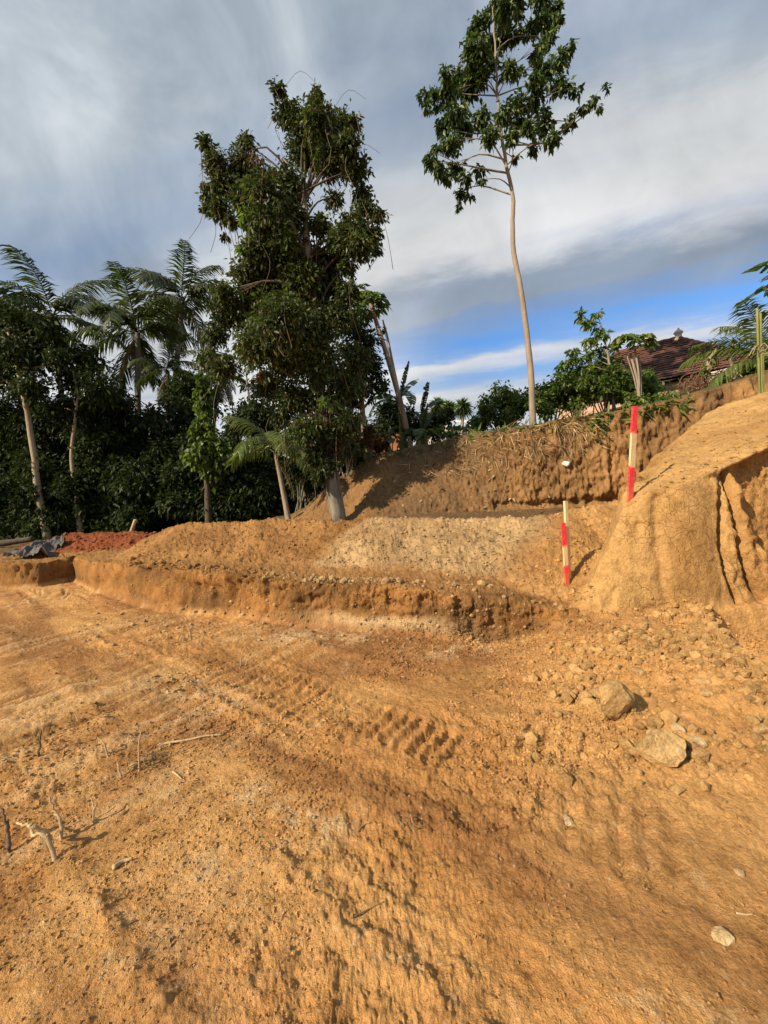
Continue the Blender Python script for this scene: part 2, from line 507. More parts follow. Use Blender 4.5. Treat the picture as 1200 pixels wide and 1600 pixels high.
def terrain(x, y):
    """height and smooth masks of the big forms"""
    x = np.asarray(x, float); y = np.asarray(y, float)
    yw = np.interp(x, WALL[:, 0], WALL[:, 1]) + .10 * fb2(x, y * .2, 1.6, 3, 5) + .05 * fb2(x, y * .3, 6, 2, 6)
    yw = yw + .20 * np.exp(-((x - 1.15 + .12 * fb2(x, y, 2.5, 3, 8)) / .34) ** 2)
    hs = np.interp(x, WALL_H[:, 0], WALL_H[:, 1])
    floor = 0.05 * fb2(x, y, .5, 3, 11)
    # hollow at the trench end
    floor = floor - .24 * np.exp(-(((x - 1.18) / .34) ** 2 + ((y - 4.36) / .22) ** 2))
    # rubble ridge in front of the mound and the hole beyond it
    crx = np.interp(y, [1.2, 2.0, 2.7, 3.4, 4.0, 4.6], [2.9, 2.45, 2.52, 2.85, 3.2, 3.3]) + .12 * fb2(y, y * 0, 2.2, 3, 31)
    along = sst(1.5, 2.7, y) * sst(5.2, 4.3, y)
    left = np.clip(crx - x, 0, None)
    rub = .30 * along * np.clip(1 - left / 1.75, 0, 1) ** 1.2
    rub = rub + .13 * sst(1.45, 1.8, x) * sst(3.2, 4.2, y) * sst(2.8, 2.2, x)
    hole = -.55 * sst(0, .38, x - crx) * along * sst(4.35, 3.9, y)
    floor = floor + np.where(x < crx, rub, .30 * along + hole)
    tw = .25 * sst(-.10, .04, y - yw) + .75 * sst(.0, .075, y - yw)
    terr = np.interp(x, [-30, -6, -3, -1, 1, 30], [.42, .46, .75, .98, 1.05, 1.1])
    upper = hs + (terr - hs) * sst(1.3, 2.9, y - yw) + .05 * fb2(x, y, .9, 3, 12)
    z = floor * (1 - tw) + upper * tw
    wob = .10 * fb2(x, y, 1.7, 4, 13)
    hb = []
    for c, sl in ((BROWN, .60), (GREY, .58), (TANH, .50), (REDH, .42)):
        d, zc = segd(x, y, c)
        d = np.sqrt(d * d + .10 ** 2) - .10
        d = d + 3.0 * np.clip(yw + .30 - y, 0, None)
        if sl == .42:
            d = d + 4 * np.clip(8.9 - y, 0, None)
        hb.append(zc - d * sl + wob * (.5 + np.clip(d, 0, 1)))
    hp = np.stack([h - z for h in hb])
    zt = z
    for h in hb:
        zt = smax(zt, h, .08)
    # bank
    yf = np.interp(x, BANK_X, BANK_F) + .25 * fb2(x, y * .3, .9, 3, 21)
    yt = np.interp(x, BANK_X, BANK_T) + .22 * fb2(x, y * .2, 1.1, 3, 22)
    zb = np.interp(x, BANK_X, BANK_Z) + .12 * fb2(x, y * .3, 1.3, 3, 23)
    s = np.clip((y - yf) / (yt - yf), 0, 1.0)
    steep = sst(1.8, 3.6, x)
    prof = s ** (1.15 + .3 * fb2(x, y * 0, 1.2, 2, 24)) * (1 - steep) + sst(0, 1, s) * steep
    bank = np.where(y > yf, zt + np.clip(zb - zt, 0, None) * prof, zt)
    plat = np.clip(y - yt, 0, None)
    bank = bank + np.minimum(plat, 9) * np.interp(x, [-3, 1, 5, 9], [.0, .02, .05, .07])
    # mound
    msd = polysd(x, y, MOUND) + .10 * fb2(x, y, 1.5, 2, 41) + .03 * fb2(x, y, 8, 3, 42, .6) * sst(3.3, 3.7, x)
    mt = mound_top(x, y)
    wd = np.interp(x, [1.9, 2.6, 3.2], [.62, .42, .30])
    wd = np.where(y > 4.9, .6, wd)
    fr = np.clip(msd / wd, 0, 1)
    mz = bank + np.clip(mt - bank, 0, None) * (1 - (1 - fr) ** 1.3) * sst(0, .06, msd)
    out = np.where(msd > 0, mz, bank)
    m = dict(wall=tw * (1 - sst(.10, .45, y - yw)), above=tw, heap=hp, s=s, bank=(y > yf), plat=(y > yt), msd=msd, mfr=fr, yw=yw,
             rub=along * np.clip(1 - left / 1.75, 0, 1) * (x > .8), crx=crx, yf=yf, yt=yt, steep=steep)
    return out, m


def hz(x, y):
    return float(terrain(np.array([x]), np.array([y]))[0][0])


def hit(px, py, d0=.8, d1=40):
    """where the view ray through a pixel meets the big form of the terrain"""
    r = ray(px, py); r = r / r[1]
    d = np.geomspace(d0, d1, 1500)
    z = EYE + r[2] * d
    h = terrain(r[0] * d, d)[0]
    k = np.argmax(h >= z)
    return np.array((r[0] * d[k], d[k], h[k]))


def put(px, d):
    """a point on the terrain below column px at depth d (column taken at the horizon)"""
    x = at(px, 760, d)[0]
    return np.array((x, d, hz(x, d)))


# ------------------------------------------------------------------ terrain mesh, finer where it stands up
az = np.radians(np.concatenate([np.linspace(-180, -60, 50), np.linspace(-59, -48.5, 30), np.linspace(-48, 48, 790), np.linspace(48.5, 59, 30), np.linspace(60, 180, 50)]))
NF, NR = 1300, 660
rf = np.concatenate([np.geomspace(0.12, 1.0, 60, endpoint=False), np.geomspace(1.0, 16, NF - 200, endpoint=False), np.geomspace(16, 120, 140)])
az0 = np.radians(np.concatenate([np.linspace(-180, -60, 20), np.linspace(-55, 55, 200), np.linspace(60, 180, 20)]))
A, Rr = np.meshgrid(az0, rf, indexing='ij')
Z0 = terrain(Rr * np.sin(A), Rr * np.cos(A))[0]
el = np.arctan2(Z0 - EYE, Rr)
dZ = np.diff(Z0, axis=1); dR = np.diff(Rr, axis=1)
rho = np.hypot(Rr, Z0 - EYE)[:, :-1]
wgt = np.abs(np.diff(el, axis=1)) + .22 * np.hypot(dZ, dR) / np.maximum(rho, 1.2)
wgt = (wgt + np.roll(wgt, 1, 0) + np.roll(wgt, -1, 0)) / 3
cum = np.concatenate([np.zeros((len(az0), 1)), np.cumsum(wgt, axis=1)], axis=1)
cum /= cum[:, -1:]
u = np.linspace(0, 1, NR)
RG0 = np.stack([np.interp(u, cum[i], rf) for i in range(len(az0))])
RG = np.stack([np.interp(az, az0, RG0[:, j]) for j in range(NR)], 1)
AG = np.repeat(az[:, None], NR, 1)
X, Y = RG * np.sin(AG), RG * np.cos(AG)
Z, M = terrain(X, Y)
floorm = (1 - M['above']) * (M['msd'] < 0)
heapm = np.clip(M['heap'] / .08, 0, 1)                       # brown, grey, tan, red
bankm = M['bank'] & ~M['plat'] & (M['msd'] < 0)
moundm = sst(0, .05, M['msd'])
rub = np.clip(M['rub'], 0, 1)
near = sst(24, 14, RG)

# excavator tracks: s runs along a track, t across it
s_ = X * .79 - Y * .61; t_ = X * .61 + Y * .79
wobt = .06 * fb2(s_, t_ * .3, .7, 2, 71)
tracks = np.zeros_like(X); edge = np.zeros_like(X); bars = np.zeros_like(X)
for tc_, wid, amp in ((.62, .20, .3), (1.12, .17, .5), (2.02, .24, 1.35), (2.6, .2, .7), (-.35, .2, .6), (3.1, .2, .6), (-.95, .18, .5), (3.75, .22, .5)):
    dt = t_ - tc_ + wobt
    msk = sst(wid + .04, wid - .03, np.abs(dt)) * np.clip(.35 + 1.7 * fb2(s_, t_, .8, 2, int(90 + 10 * tc_)), 0, 1) * amp
    ph = (s_ + .03 * fb2(s_, t_, 3, 2, 77) + dt * .12) / .105
    msk = msk * (.12 + .88 * sst(.15, -.35, s_))
    bars = bars + msk * (np.abs((ph % 1) - .5) * 2 - .4)
    edge = edge + np.exp(-((np.abs(dt) - wid - .03) / .035) ** 2) * amp * (.5 + fb2(s_, t_, 2, 2, 80))
for px_c, py_c, ls, lt, am in ((640, 1148, .40, .17, 1.25), (850, 1172, .28, .15, .9), (470, 1100, .35, .16, .8), (250, 1075, .5, .16, .6)):
    g_ = gnd(px_c, py_c)
    ds_ = s_ - (g_[0] * .79 - g_[1] * .61); dt = t_ - (g_[0] * .61 + g_[1] * .79) + wobt * .5
    msk = sst(ls, ls * .6, np.abs(ds_ + .08 * fb2(s_, t_, 4, 2, 78))) * sst(lt + .03, lt - .02, np.abs(dt + .05 * fb2(s_, t_, 5, 2, 79))) * am
    ph = (s_ + .012 * fb2(s_, t_, 6, 2, 76)) / .108
    bars = bars * (1 - np.clip(msk, 0, 1)) + msk * (sst(.15, .45, np.abs((ph % 1) - .5)) * 1.2 - .7)
streak = fb2(s_ * 1.0, t_ * .10, 13, 4, 55, .65) * np.clip(.6 + 1.6 * fb2(X, Y, .7, 2, 56), 0, 1.3)
for tb, hb2, wb in ((.98, .022, .05), (1.58, .02, .05), (2.9, .026, .06), (.45, .02, .05)):
    edge = edge + hb2 / .014 * np.exp(-((t_ - tb + wobt * .6 + .03 * fb2(s_, t_, 6, 3, 81)) / wb) ** 2) * np.clip(.45 + 1.8 * fb2(s_, t_ * .4, 1.6, 3, int(82 + 10 * tb)), 0, 1) * (1 + 1.2 * fb2(X, Y, 14, 3, 83, .7)) * sst(1.0, .0, X)
streak2 = fb2(s_ * .10, t_ * 1.0, 9, 2, 57) * np.clip(.3 + 1.5 * fb2(X, Y, .6, 2, 58), 0, 1)
coarse = fb2(X, Y, 3.2, 4, 14)
fine = fb2(X, Y, 12, 5, 15, .72)
peb = cells(X, Y, 17, 100) + .6 * cells(X, Y, 41, 103)
lum = cells(X, Y, 6.5, 106)
clodmask = np.clip(.25 + 2.2 * fb2(X, Y, .9, 3, 110), 0, 1)
left_rough = sst(.2, -1.8, X)
dz = floorm * near * (.022 * coarse + .017 * fine * (.45 + clodmask) * (1 - .45 * left_rough) + .026 * bars + .014 * edge + .036 * streak * (.10 + .90 * left_rough) + .005 * streak2
                      + .012 * peb * clodmask ** 2)
dz = dz + rub * near * floorm * (.02 * lum * clodmask + .016 * peb + .03 * coarse + .022 * fine)
hm = np.clip(heapm.max(0), 0, 1) * (1 - moundm)
dz = dz + hm * near * (.02 * lum * clodmask + .018 * peb + .05 * coarse + .035 * fine)
flat_up = np.clip(M['above'] - hm - bankm, 0, 1) * (1 - moundm)
dz = dz + flat_up * near * (.03 * coarse + .02 * peb + .02 * fine)
Z = Z + dz
# lumps along the surface normal on the steep faces
PX = np.stack([X, Y, Z], -1)
du = np.gradient(PX, axis=0); dv = np.gradient(PX, axis=1)
N = np.cross(du, dv)
N /= np.linalg.norm(N, axis=-1, keepdims=True) + 1e-12
N *= np.where(N[..., 2:3] < 0, -1, 1)
steepness = np.clip(1.25 - N[..., 2] * 1.3, 0, 1)
gv = fb3(X, Y, Z * .22, 5.0, 3, 201)                       # vertical rills
lumps = fb3(X, Y, Z, 4.0, 4, 202, .55)
finel = fb3(X, Y, Z, 13, 4, 203, .7)
wallm = np.clip(M['wall'], 0, 1)
hor = N.copy(); hor[..., 2] *= .25
hor /= np.linalg.norm(hor, axis=-1, keepdims=True) + 1e-9
amp = np.clip(wallm * 1.2 * (X < 2.0) + bankm * .9 * near, 0, 1) * steepness * (1 - moundm)
gv = gv * np.clip(.25 + 2.4 * fb2(X, Y, .8, 3, 207), 0, 1.3)
disp = amp * ((.15 - .07 * bankm) * gv + (.10 + .06 * bankm) * lumps + .075 * finel) + bankm * near * .05 * fine
mface = moundm * steepness
disp = disp + mface * (.02 * gv - .07 * sst(.20, .42, fb3(X, Y, Z * .6, 2.6, 3, 204)) + .045 * fb3(X, Y, Z, 9, 4, 205, .7) * np.clip(.15 + 2.2 * fb3(X, Y, Z, 1.4, 2, 206), 0, 1) + (.012 + .02 * sst(3.4, 3.7, X)) * lumps + (.006 + .042 * sst(3.45, 3.8, X)) * finel) + moundm * (1 - steepness) * (.05 * coarse + .02 * fine + .012 * peb * clodmask)
PX = PX + hor * disp[..., None]
# undercut at the foot of the cut bank, right of the tree
uc = bankm * np.exp(-((PX[..., 2] - 1.18) / .10) ** 2) * (X > 2.6) * near
PX[..., 1] += .16 * uc
# clefts that cut the mound's front into fins, and the face set back beyond them
front = ((M['msd'] > .0) & (Y < 6.3) & (X > 2.3)) * sst(.01, .10, mound_top(X, Y) - Z)
for (zl, xl), wdt, dep in ((GR0, .06, .04), (GR1, .028, .24), (GR2, .035, .28)):
    xg = np.interp(PX[..., 2], zl, xl) + .05 * fb2(PX[..., 2], X * 0, 4, 3, 210)
    on = sst(zl[0] - .1, zl[0] + .1, PX[..., 2]) * sst(zl[-1] + .12, zl[-1] - .05, PX[..., 2])
    PX[..., 1] += front * on * dep * np.exp(-((X - xg) / wdt) ** 2)
xg = np.interp(PX[..., 2], *GR3) + .05 * fb2(PX[..., 2], X * 0, 5, 3, 211)
back = front * sst(-.02, .05, X - xg) * sst(.0, .15, PX[..., 2]) * sst(GR3[0][-1] + .35, GR3[0][-1] - .05, PX[..., 2] - .25 * (X - 3.7))
PX[..., 1] += .22 * back
xg = np.interp(PX[..., 2], *GR4)
PX[..., 1] += front * .09 * sst(-.02, .08, X - xg) * sst(.25, .4, PX[..., 2]) * sst(2.1, 1.7, PX[..., 2])
# the hollow under the mound's front edge
dh = np.exp(-(((X - 3.62) / .10) ** 2 + ((PX[..., 2] - 1.72) / .09) ** 2)) * front
PX[..., 1] += .3 * dh

# soil colours of each piece; the bank's also holds some painted tree shade
c_floor = np.array((.45, .232, .078)); c_red = np.array((.29, .138, .050)); c_pale = np.array((.53, .375, .20)); c_tan = np.array((.52, .298, .110))
c_brown = np.array((.29, .155, .056)); c_dark = np.array((.115, .075, .042)); c_bank = np.array((.22, .125, .052)); c_brick = np.array((.25, .075, .030))
c_grey = np.array((.43, .290, .142)); c_moss = np.array((.09, .08, .04))


def mx(c, col, f):
    f = np.clip(f, 0, 1)[..., None]
    return c * (1 - f) + col * f


Cc = np.broadcast_to(c_floor, PX.shape).copy()
Cc = mx(Cc, c_red, np.clip(.25 + 2.0 * fb2(X, Y, .75, 4, 301), 0, .8))
Cc = mx(Cc, c_tan, np.clip(2.4 * fb2(X, Y, .9, 4, 302) + .5 * sst(-.2, 1.5, X), 0, .75))
band = fb2(s_ * .16, t_, 1.9, 4, 304, .6) * (1 - .55 * sst(-.3, .6, X))                    # soil smeared along the tracks
Cc = mx(Cc, c_red * .85, np.clip(2.6 * band - .1, 0, .75))
Cc = mx(Cc, c_tan * 1.05, np.clip(-2.4 * band - .1, 0, .7))
Cc = mx(Cc, c_pale, np.clip(1.9 * streak, 0, .5) * left_rough)
Cc = mx(Cc, c_red * .7, np.clip(-1.6 * streak, 0, .55) * left_rough)
pale = np.clip(5 * (fb2(X, Y, 4.5, 5, 303, .8) - .62), 0, .35)


def spot(px, py, rx, ry, z=0.0):
    c = gnd(px, py, z)
    q = ((X - c[0]) / rx) ** 2 + ((Y - c[1]) / ry) ** 2
    return np.exp(-q)


pale = np.maximum(pale, sum(spot(*a) for a in ((430, 992, .75, .22), (700, 1015, .45, .16), (560, 995, .5, .15), (300, 1080, .3, .16), (350, 1105, .2, .1),
                                                (450, 1275, .22, .12), (385, 1235, .16, .08), (270, 1240, .1, .08), (330, 1350, .16, .07), (150, 1460, .3, .15), (500, 1290, .15, .1)))
                  * np.clip(.45 + 1.9 * fb2(X, Y, 7, 4, 305, .75), 0, .8))
Cc = mx(Cc, c_pale, pale * floorm)
Cc = mx(Cc, c_tan * 1.05, rub * .8)
Cc = mx(Cc, c_brown, M['above'] * (1 - rub))
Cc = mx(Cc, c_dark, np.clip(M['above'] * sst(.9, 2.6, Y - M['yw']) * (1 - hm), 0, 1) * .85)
# cut wall: orange and dark layers, pale layer at the foot in the middle
lay = .5 + 1.6 * fb3(X, Y, Z * 2.5, 1.6, 4, 310)
wc = mx(np.broadcast_to(c_brown * .62, PX.shape), np.array((.33, .165, .052)), lay)
pl_ = np.exp(-((X + .1) / .75) ** 2) * sst(.22, .12, PX[..., 2] + .06 * fb2(X, Y, 3, 2, 311))
wc = mx(wc, c_pale * .95, pl_ * .9)
wall2 = sst(-.06, .0, Y - M['yw']) * (1 - sst(.12, .45, Y - M['yw'])) * (X < 1.95)
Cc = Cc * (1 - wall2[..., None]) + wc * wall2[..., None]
for k, col in enumerate((c_brown * 1.12, c_grey, c_tan * .92, c_brick)):
    cc_ = mx(np.broadcast_to(col, PX.shape), col * np.array((.72, .70, .68)), np.clip(.5 + 1.8 * fb2(X, Y, 2.2, 4, 320 + k), 0, 1))
    f = heapm[k] * (1 - moundm)
    others = np.max([M['heap'][j] for j in range(4) if j != k], 0)
    f = f * sst(-.10, .10, M['heap'][k] - others + .12 * fb2(X, Y, 4, 3, 330))
    Cc = Cc * (1 - f[..., None]) + cc_ * f[..., None]
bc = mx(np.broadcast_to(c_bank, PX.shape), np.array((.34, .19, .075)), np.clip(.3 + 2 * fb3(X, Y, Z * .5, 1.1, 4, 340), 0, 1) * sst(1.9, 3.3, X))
bc = mx(bc, c_dark * .9, np.clip(.55 + 2.2 * fb2(X + .55 * Y, Y * .2, .8, 4, 341), 0, 1) * sst(3.6, 1.6, X) * sst(-2.4, -.6, X))  # dark topsoil, deepened in colour to widen the big tree's shadow
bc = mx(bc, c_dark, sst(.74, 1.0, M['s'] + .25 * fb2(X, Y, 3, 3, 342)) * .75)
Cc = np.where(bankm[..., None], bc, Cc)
Cc = np.where((M['plat'] & (M['msd'] < 0))[..., None], mx(np.broadcast_to(c_moss, PX.shape), c_brown * .6, np.clip(.4 + 2 * fb2(X, Y, 1.2, 3, 343), 0, 1)), Cc)
far_forest = sst(11.0, 13.5, Y) * sst(-1.5, -3.0, X) + (RG > 22)
Cc = mx(Cc, c_moss, far_forest)
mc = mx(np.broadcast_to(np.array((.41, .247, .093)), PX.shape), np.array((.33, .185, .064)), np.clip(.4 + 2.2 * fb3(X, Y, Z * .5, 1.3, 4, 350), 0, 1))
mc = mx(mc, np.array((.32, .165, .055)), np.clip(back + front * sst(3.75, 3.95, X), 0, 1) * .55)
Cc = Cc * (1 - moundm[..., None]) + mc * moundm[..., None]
Cc = np.clip(Cc, .01, .9)

# split the sheet into its pieces
reg = np.zeros(X.shape, int)                     # 0 ground
reg[M['above'] > .5] = 1                         # terrace
hk = np.argmax(M['heap'], 0); hv = M['heap'].max(0)
for k in range(4):
    reg[(hv > .05) & (hk == k)] = 2 + k
reg[(wallm > .4) & (M['above'] > .02) & (hv < .05) & (X < 1.9)] = 6
reg[(M['above'] > .02) & (Y - M['yw'] < .28) & (X < 1.9)] = 6
reg[bankm] = 7
reg[M['plat']] = 8
reg[M['msd'] > .01] = 9
na, nr = X.shape
idx = np.arange(na * nr).reshape(na, nr)
q = np.stack([idx[:-1, :-1], idx[:-1, 1:], idx[1:, 1:], idx[1:, :-1]], -1).reshape(-1, 4)
rq = reg[:-1, :-1].ravel()
# drop slivers of a region: tiny specks join the ground they lie in
PV = PX.reshape(-1, 3); CV = Cc.reshape(-1, 3)
PIECES = {0: ('ground', SOIL, None, None, 'structure'), 1: ('terrace', SOIL, None, None, 'structure'),
          2: ('spoil_heap', SOIL, 'long brown heap of loose dug soil along the trench edge', 'soil heap', None),
          3: ('spoil_heap', SOIL, 'pale greyish heap of dug gravelly soil beside the brown heap', 'soil heap', None),
          4: ('spoil_heap', SOIL, 'low tan heap of loose soil behind the pair of stakes', 'soil heap', None),
          5: ('spoil_heap', SOIL, 'brick-red soil heap with scraps of debris below the forest', 'soil heap', None),
          6: ('trench_wall', SOIL, None, None, 'structure'), 7: ('earth_bank', SOIL, None, None, 'structure'),
          8: ('plateau_ground', SOIL, None, None, 'structure'),
          9: ('earth_mound', SOIL_CR, 'tall eroded tan clay mound with clefts, the tallest stake standing on it', 'earth mound', None)}
for k, (nm, mt, lab, cat, kd) in PIECES.items():
    f = q[rq == k]
    if not len(f):
        continue
    uq, inv = np.unique(f, return_inverse=True)
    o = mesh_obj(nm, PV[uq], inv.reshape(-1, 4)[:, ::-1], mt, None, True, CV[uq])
    tag(o, lab, cat, 'heaps of dug soil' if nm == 'spoil_heap' else None, kd)
# centre fan and the far land out to the horizon
V = np.vstack([[0, 0, PV[idx[:, 0]][:, 2].mean()], PV[idx[:, 0]]])
F = [(0, i, i + 1) for i in range(1, na)]
tag(mesh_obj('ground', V, np.array(F)[:, ::-1], SOIL, None, True, np.vstack([c_floor, CV[idx[:, 0]]])), kind='structure')
rim = PV[idx[:, -1]]
ring = [rim]
for rr in (300, 900, 5000):
    k = rim[:, :2] / np.linalg.norm(rim[:, :2], axis=1, keepdims=True) * rr
    ring.append(np.column_stack([k, np.full(na, -1.0 if rr > 500 else 0.5)]))
V = np.concatenate(ring)
F = [(j * na + i, (j + 1) * na + i, (j + 1) * na + i + 1, j * na + i + 1) for j in range(3) for i in range(na - 1)]
tag(mesh_obj('far_land', V, np.array(F)[:, ::-1], SOIL, None, True, np.broadcast_to(c_moss, V.shape)), kind='structure')

# lookup of the finished surface for resting things on it
from mathutils.bvhtree import BVHTree
selq = (np.abs(X[:-1, :-1]).ravel() < 9) & (Y[:-1, :-1].ravel() > .6) & (Y[:-1, :-1].ravel() < 16)
uq, inv = np.unique(q[selq], return_inverse=True)
BV = BVHTree.FromPolygons(PV[uq].tolist(), inv.reshape(-1, 4).tolist())


def surf(x, y):
    h = BV.ray_cast(Vector((x, y, 12)), Vector((0, 0, -1)))
    return h[0].z if h[0] is not None else hz(x, y)


def look(px, py, fall=True):
    """what the camera's pixel sees of the ground"""
    r = Vector(ray(px, py)).normalized()
    h = BV.ray_cast(Vector((0, 0, EYE)), r)
    if h[0] is not None:
        return np.array(h[0]), np.array(h[1])
    return (hit(px, py), np.array((0, 0, 1.0))) if fall else (np.array((0, 99.0, 0)), np.array((0, 0, 1.0)))
# ================== OBJECTS
def nrm(v):
    return v / (np.linalg.norm(v, axis=-1, keepdims=True) + 1e-9)


def leaf_mesh(P, D, L, W, fold=.18, droop=.15):
    """folded pointed leaves: base, two shoulders each side, tip"""
    n = len(P)
    D = nrm(D)
    up = nrm(rng.normal(size=(n, 3)) + np.array((0, 0, 1.2)))
    S = nrm(np.cross(D, up))
    U = np.cross(S, D)
    L = np.broadcast_to(L, (n,))[:, None]; W = np.broadcast_to(W, (n,))[:, None]
    dn = np.array((0, 0, -1.0))
    m = P + D * L * .45 + dn * L * droop * .3
    V = np.stack([P, m + S * W * .5 + U * W * fold, P + D * L + dn * L * droop, m - S * W * .5 + U * W * fold], 1)
    F = np.arange(n)[:, None, None] * 4 + np.array([[0, 1, 2], [0, 2, 3]])
    return V.reshape(-1, 3), F.reshape(-1, 3)


def crown_leaves(clumps, dens, L, W, droop=.2, flat=.85, per_twig=9, hang=.35):
    """leaves strung on short twigs that fill each clump"""
    Ps, Ds = [], []
    for c, r in clumps:
        nt = max(3, int(dens * r * r * 10))
        td = nrm(rng.normal(size=(nt, 3)))
        td[:, 2] *= flat
        ln = r * rng.uniform(.45, 1.12, nt)
        t = rng.uniform(.25, 1.0, (nt, per_twig))
        p = np.asarray(c) + td[:, None, :] * (ln[:, None] * t)[..., None] + rng.normal(size=(nt, per_twig, 3)) * (.16 * r)
        p[..., 2] -= hang * .3 * r * t ** 2
        d = td[:, None, :] * .6 + rng.normal(size=(nt, per_twig, 3)) * .55 + np.array((0, 0, -hang))
        Ps.append(p.reshape(-1, 3)); Ds.append(d.reshape(-1, 3))
    P = np.concatenate(Ps); D = np.concatenate(Ds)
    n = len(P)
    sc = rng.uniform(.65, 1.25, n)
    return leaf_mesh(P, D, L * sc, W * sc * rng.uniform(.8, 1.15, n), droop=droop)


def cl(px, py, rpx, d, jit=0.5):
    r = rpx / FPX * d
    return at(px, py, d + rng.uniform(-jit, jit) * min(r * 1.6, 1.2)), r


def blob(px, py, rx, ry, d, n, rr, depth=1.2):
    out = []
    for _ in range(n):
        a = rng.uniform(0, 2 * math.pi); q = math.sqrt(rng.uniform(0, 1))
        out.append(cl(px + rx * q * math.cos(a), py + ry * q * math.sin(a), rr * rng.uniform(.7, 1.25), d + rng.uniform(-depth, depth), 0))
    return out


def make_tree(name, label, cat, group, trunk, r0, r1, bark, clumps, leaf, dens, L, W, droop=.2, hang=.35, limbs=1.0, flat=.85, limb_r=.34, limb_mat=None):
    base = np.array(trunk[0])
    e = empty(name, base, label, cat, group)
    n = max(10, 4 * len(trunk))
    tp = smooth_path(trunk, n)
    tp = tp + rng.normal(size=tp.shape) * r0 * .12 * np.linspace(0, 1, n)[:, None]
    rad = np.linspace(r0, r1, n)
    rad[0] *= 1.2; rad[1] *= 1.05
    tp[0, 2] -= .15
    MB().tube(tp, rad, 10).build('trunk', bark, e, local=base)
    if limbs and clumps:
        mb = MB()
        for c, r in clumps:
            if rng.uniform() > limbs:
                continue
            c = np.asarray(c)
            ok = np.where(tp[:, 2] < c[2] - .15 * r)[0]
            k = ok[-1] if len(ok) else len(tp) // 2
            dist = np.linalg.norm(tp[:k + 1] - c, axis=1) + .35 * np.abs(np.arange(k + 1) - k) * 0
            k = max(int(np.argmin(dist)) - rng.integers(0, 3), n // 3)
            p0 = tp[k]
            mid = (p0 + c) / 2 + rng.normal(size=3) * .10 * np.linalg.norm(c - p0) + np.array((0, 0, .06 * np.linalg.norm(c - p0)))
            rr = min(rad[k] * .6, .012 + limb_r * .1 * np.linalg.norm(c - p0) ** .7)
            path = smooth_path([p0, mid, c], 7)
            mb.tube(path, np.linspace(rr, rr * .3, 7), 5, False)
            for _ in range(3):
                dd = nrm(rng.normal(size=3)) * r * rng.uniform(.5, .95)
                mb.tube(smooth_path([path[4], (path[4] + c + dd) / 2 + rng.normal(size=3) * .05 * r, c + dd], 4), np.linspace(rr * .4, rr * .12, 4), 4, False)
        if mb.n:
            tag(mb.build('limbs', limb_mat or bark, e, local=base), kind='stuff')
    if clumps:
        V, F = crown_leaves(clumps, dens, L, W, droop, flat, hang=hang)
        mesh_obj('crown', V - base, F, leaf, e, True)
    return e


# ---- big vine-clad tree -------------------------------------------------------------------
D1 = 9.4
b0 = put(527, D1); b0[2] -= .02
tr = [b0] + [at(x, y, D1) for x, y in ((515, 745), (508, 690), (500, 600), (492, 500), (482, 400), (478, 340), (474, 300))]
spec = [(436, 140, 14), (447, 175, 26), (470, 190, 34), (500, 185, 34), (492, 150, 16), (532, 195, 30), (545, 225, 26), (553, 190, 14), (480, 235, 44), (520, 245, 40), (556, 265, 26),
        (325, 225, 18), (335, 250, 24), (350, 285, 30), (325, 300, 18), (345, 325, 24), (325, 325, 14), (382, 222, 18), (378, 255, 30), (395, 285, 34), (375, 310, 26), (360, 345, 14), (352, 370, 8),
        (415, 300, 40), (420, 340, 40), (450, 290, 40), (455, 340, 36), (565, 300, 18), (570, 325, 22), (592, 335, 16), (580, 365, 22), (550, 350, 30), (560, 385, 28), (530, 375, 30), (585, 390, 12),
        (520, 310, 18), (500, 350, 24), (540, 415, 18), (500, 400, 30), (400, 390, 34), (440, 390, 40), (475, 410, 36), (385, 425, 30), (430, 440, 46), (480, 455, 46), (520, 445, 28),
        (350, 455, 24), (360, 490, 36), (335, 520, 26), (325, 560, 26), (350, 570, 32), (395, 480, 44), (440, 500, 55), (490, 510, 55), (530, 490, 30), (400, 540, 44), (450, 560, 50), (500, 570, 50), (420, 600, 38),
        (460, 620, 42), (510, 630, 44), (545, 600, 34), (560, 560, 32), (480, 670, 36), (520, 680, 36), (490, 710, 26), (545, 660, 30), (510, 725, 22), (440, 650, 26), (500, 745, 16), (420, 425, 36), (470, 432, 40), (512, 425, 32), (395, 450, 30), (545, 455, 26), (450, 465, 40), (500, 470, 40), (405, 410, 24), (530, 400, 24)]
clumps = [cl(x, y, r * .84, D1, .9) for x, y, r in spec]
big = make_tree('vine_covered_tree', 'big dark tree smothered in glossy climbers, its bare trunk rising behind the soil heaps', 'tree', None,
                tr, .165, .05, BARK_GREY, clumps, L_VINE, 78, .112, .052, .2, .35, .6, limb_mat=BARK_DARK, limb_r=.2)
bl = np.array(big.location)
mb = MB()      # hanging aerial roots and tendrils
for _ in range(120):
    c, r = clumps[rng.integers(len(clumps))]
    p = np.asarray(c) + nrm(rng.normal(size=3)) * r * .8
    ln = rng.uniform(.5, 1.5)
    mb.tube(smooth_path([p, p + np.array((rng.normal() * .10, rng.normal() * .1, -ln * .5)), p + np.array((rng.normal() * .2, rng.normal() * .2, -ln))], 6), .007, 3, False)
for _ in range(14):
    c, r = clumps[rng.integers(0, 34)]
    a = nrm(rng.normal(size=3) * np.array((1, .6, .5)) + np.array((0, 0, .4)))
    p = np.asarray(c) + a * r * .7
    mb.tube(smooth_path([p, p + a * .4 + np.array((0, 0, .22)), p + a * .8 + np.array((0, 0, -.15 + rng.uniform(-.4, .2)))], 7), .004, 3, False)
tag(mb.build('hanging_vines', DARKSTICK, big, local=bl), kind='stuff')
mb = MB()      # climbing stems round the trunk
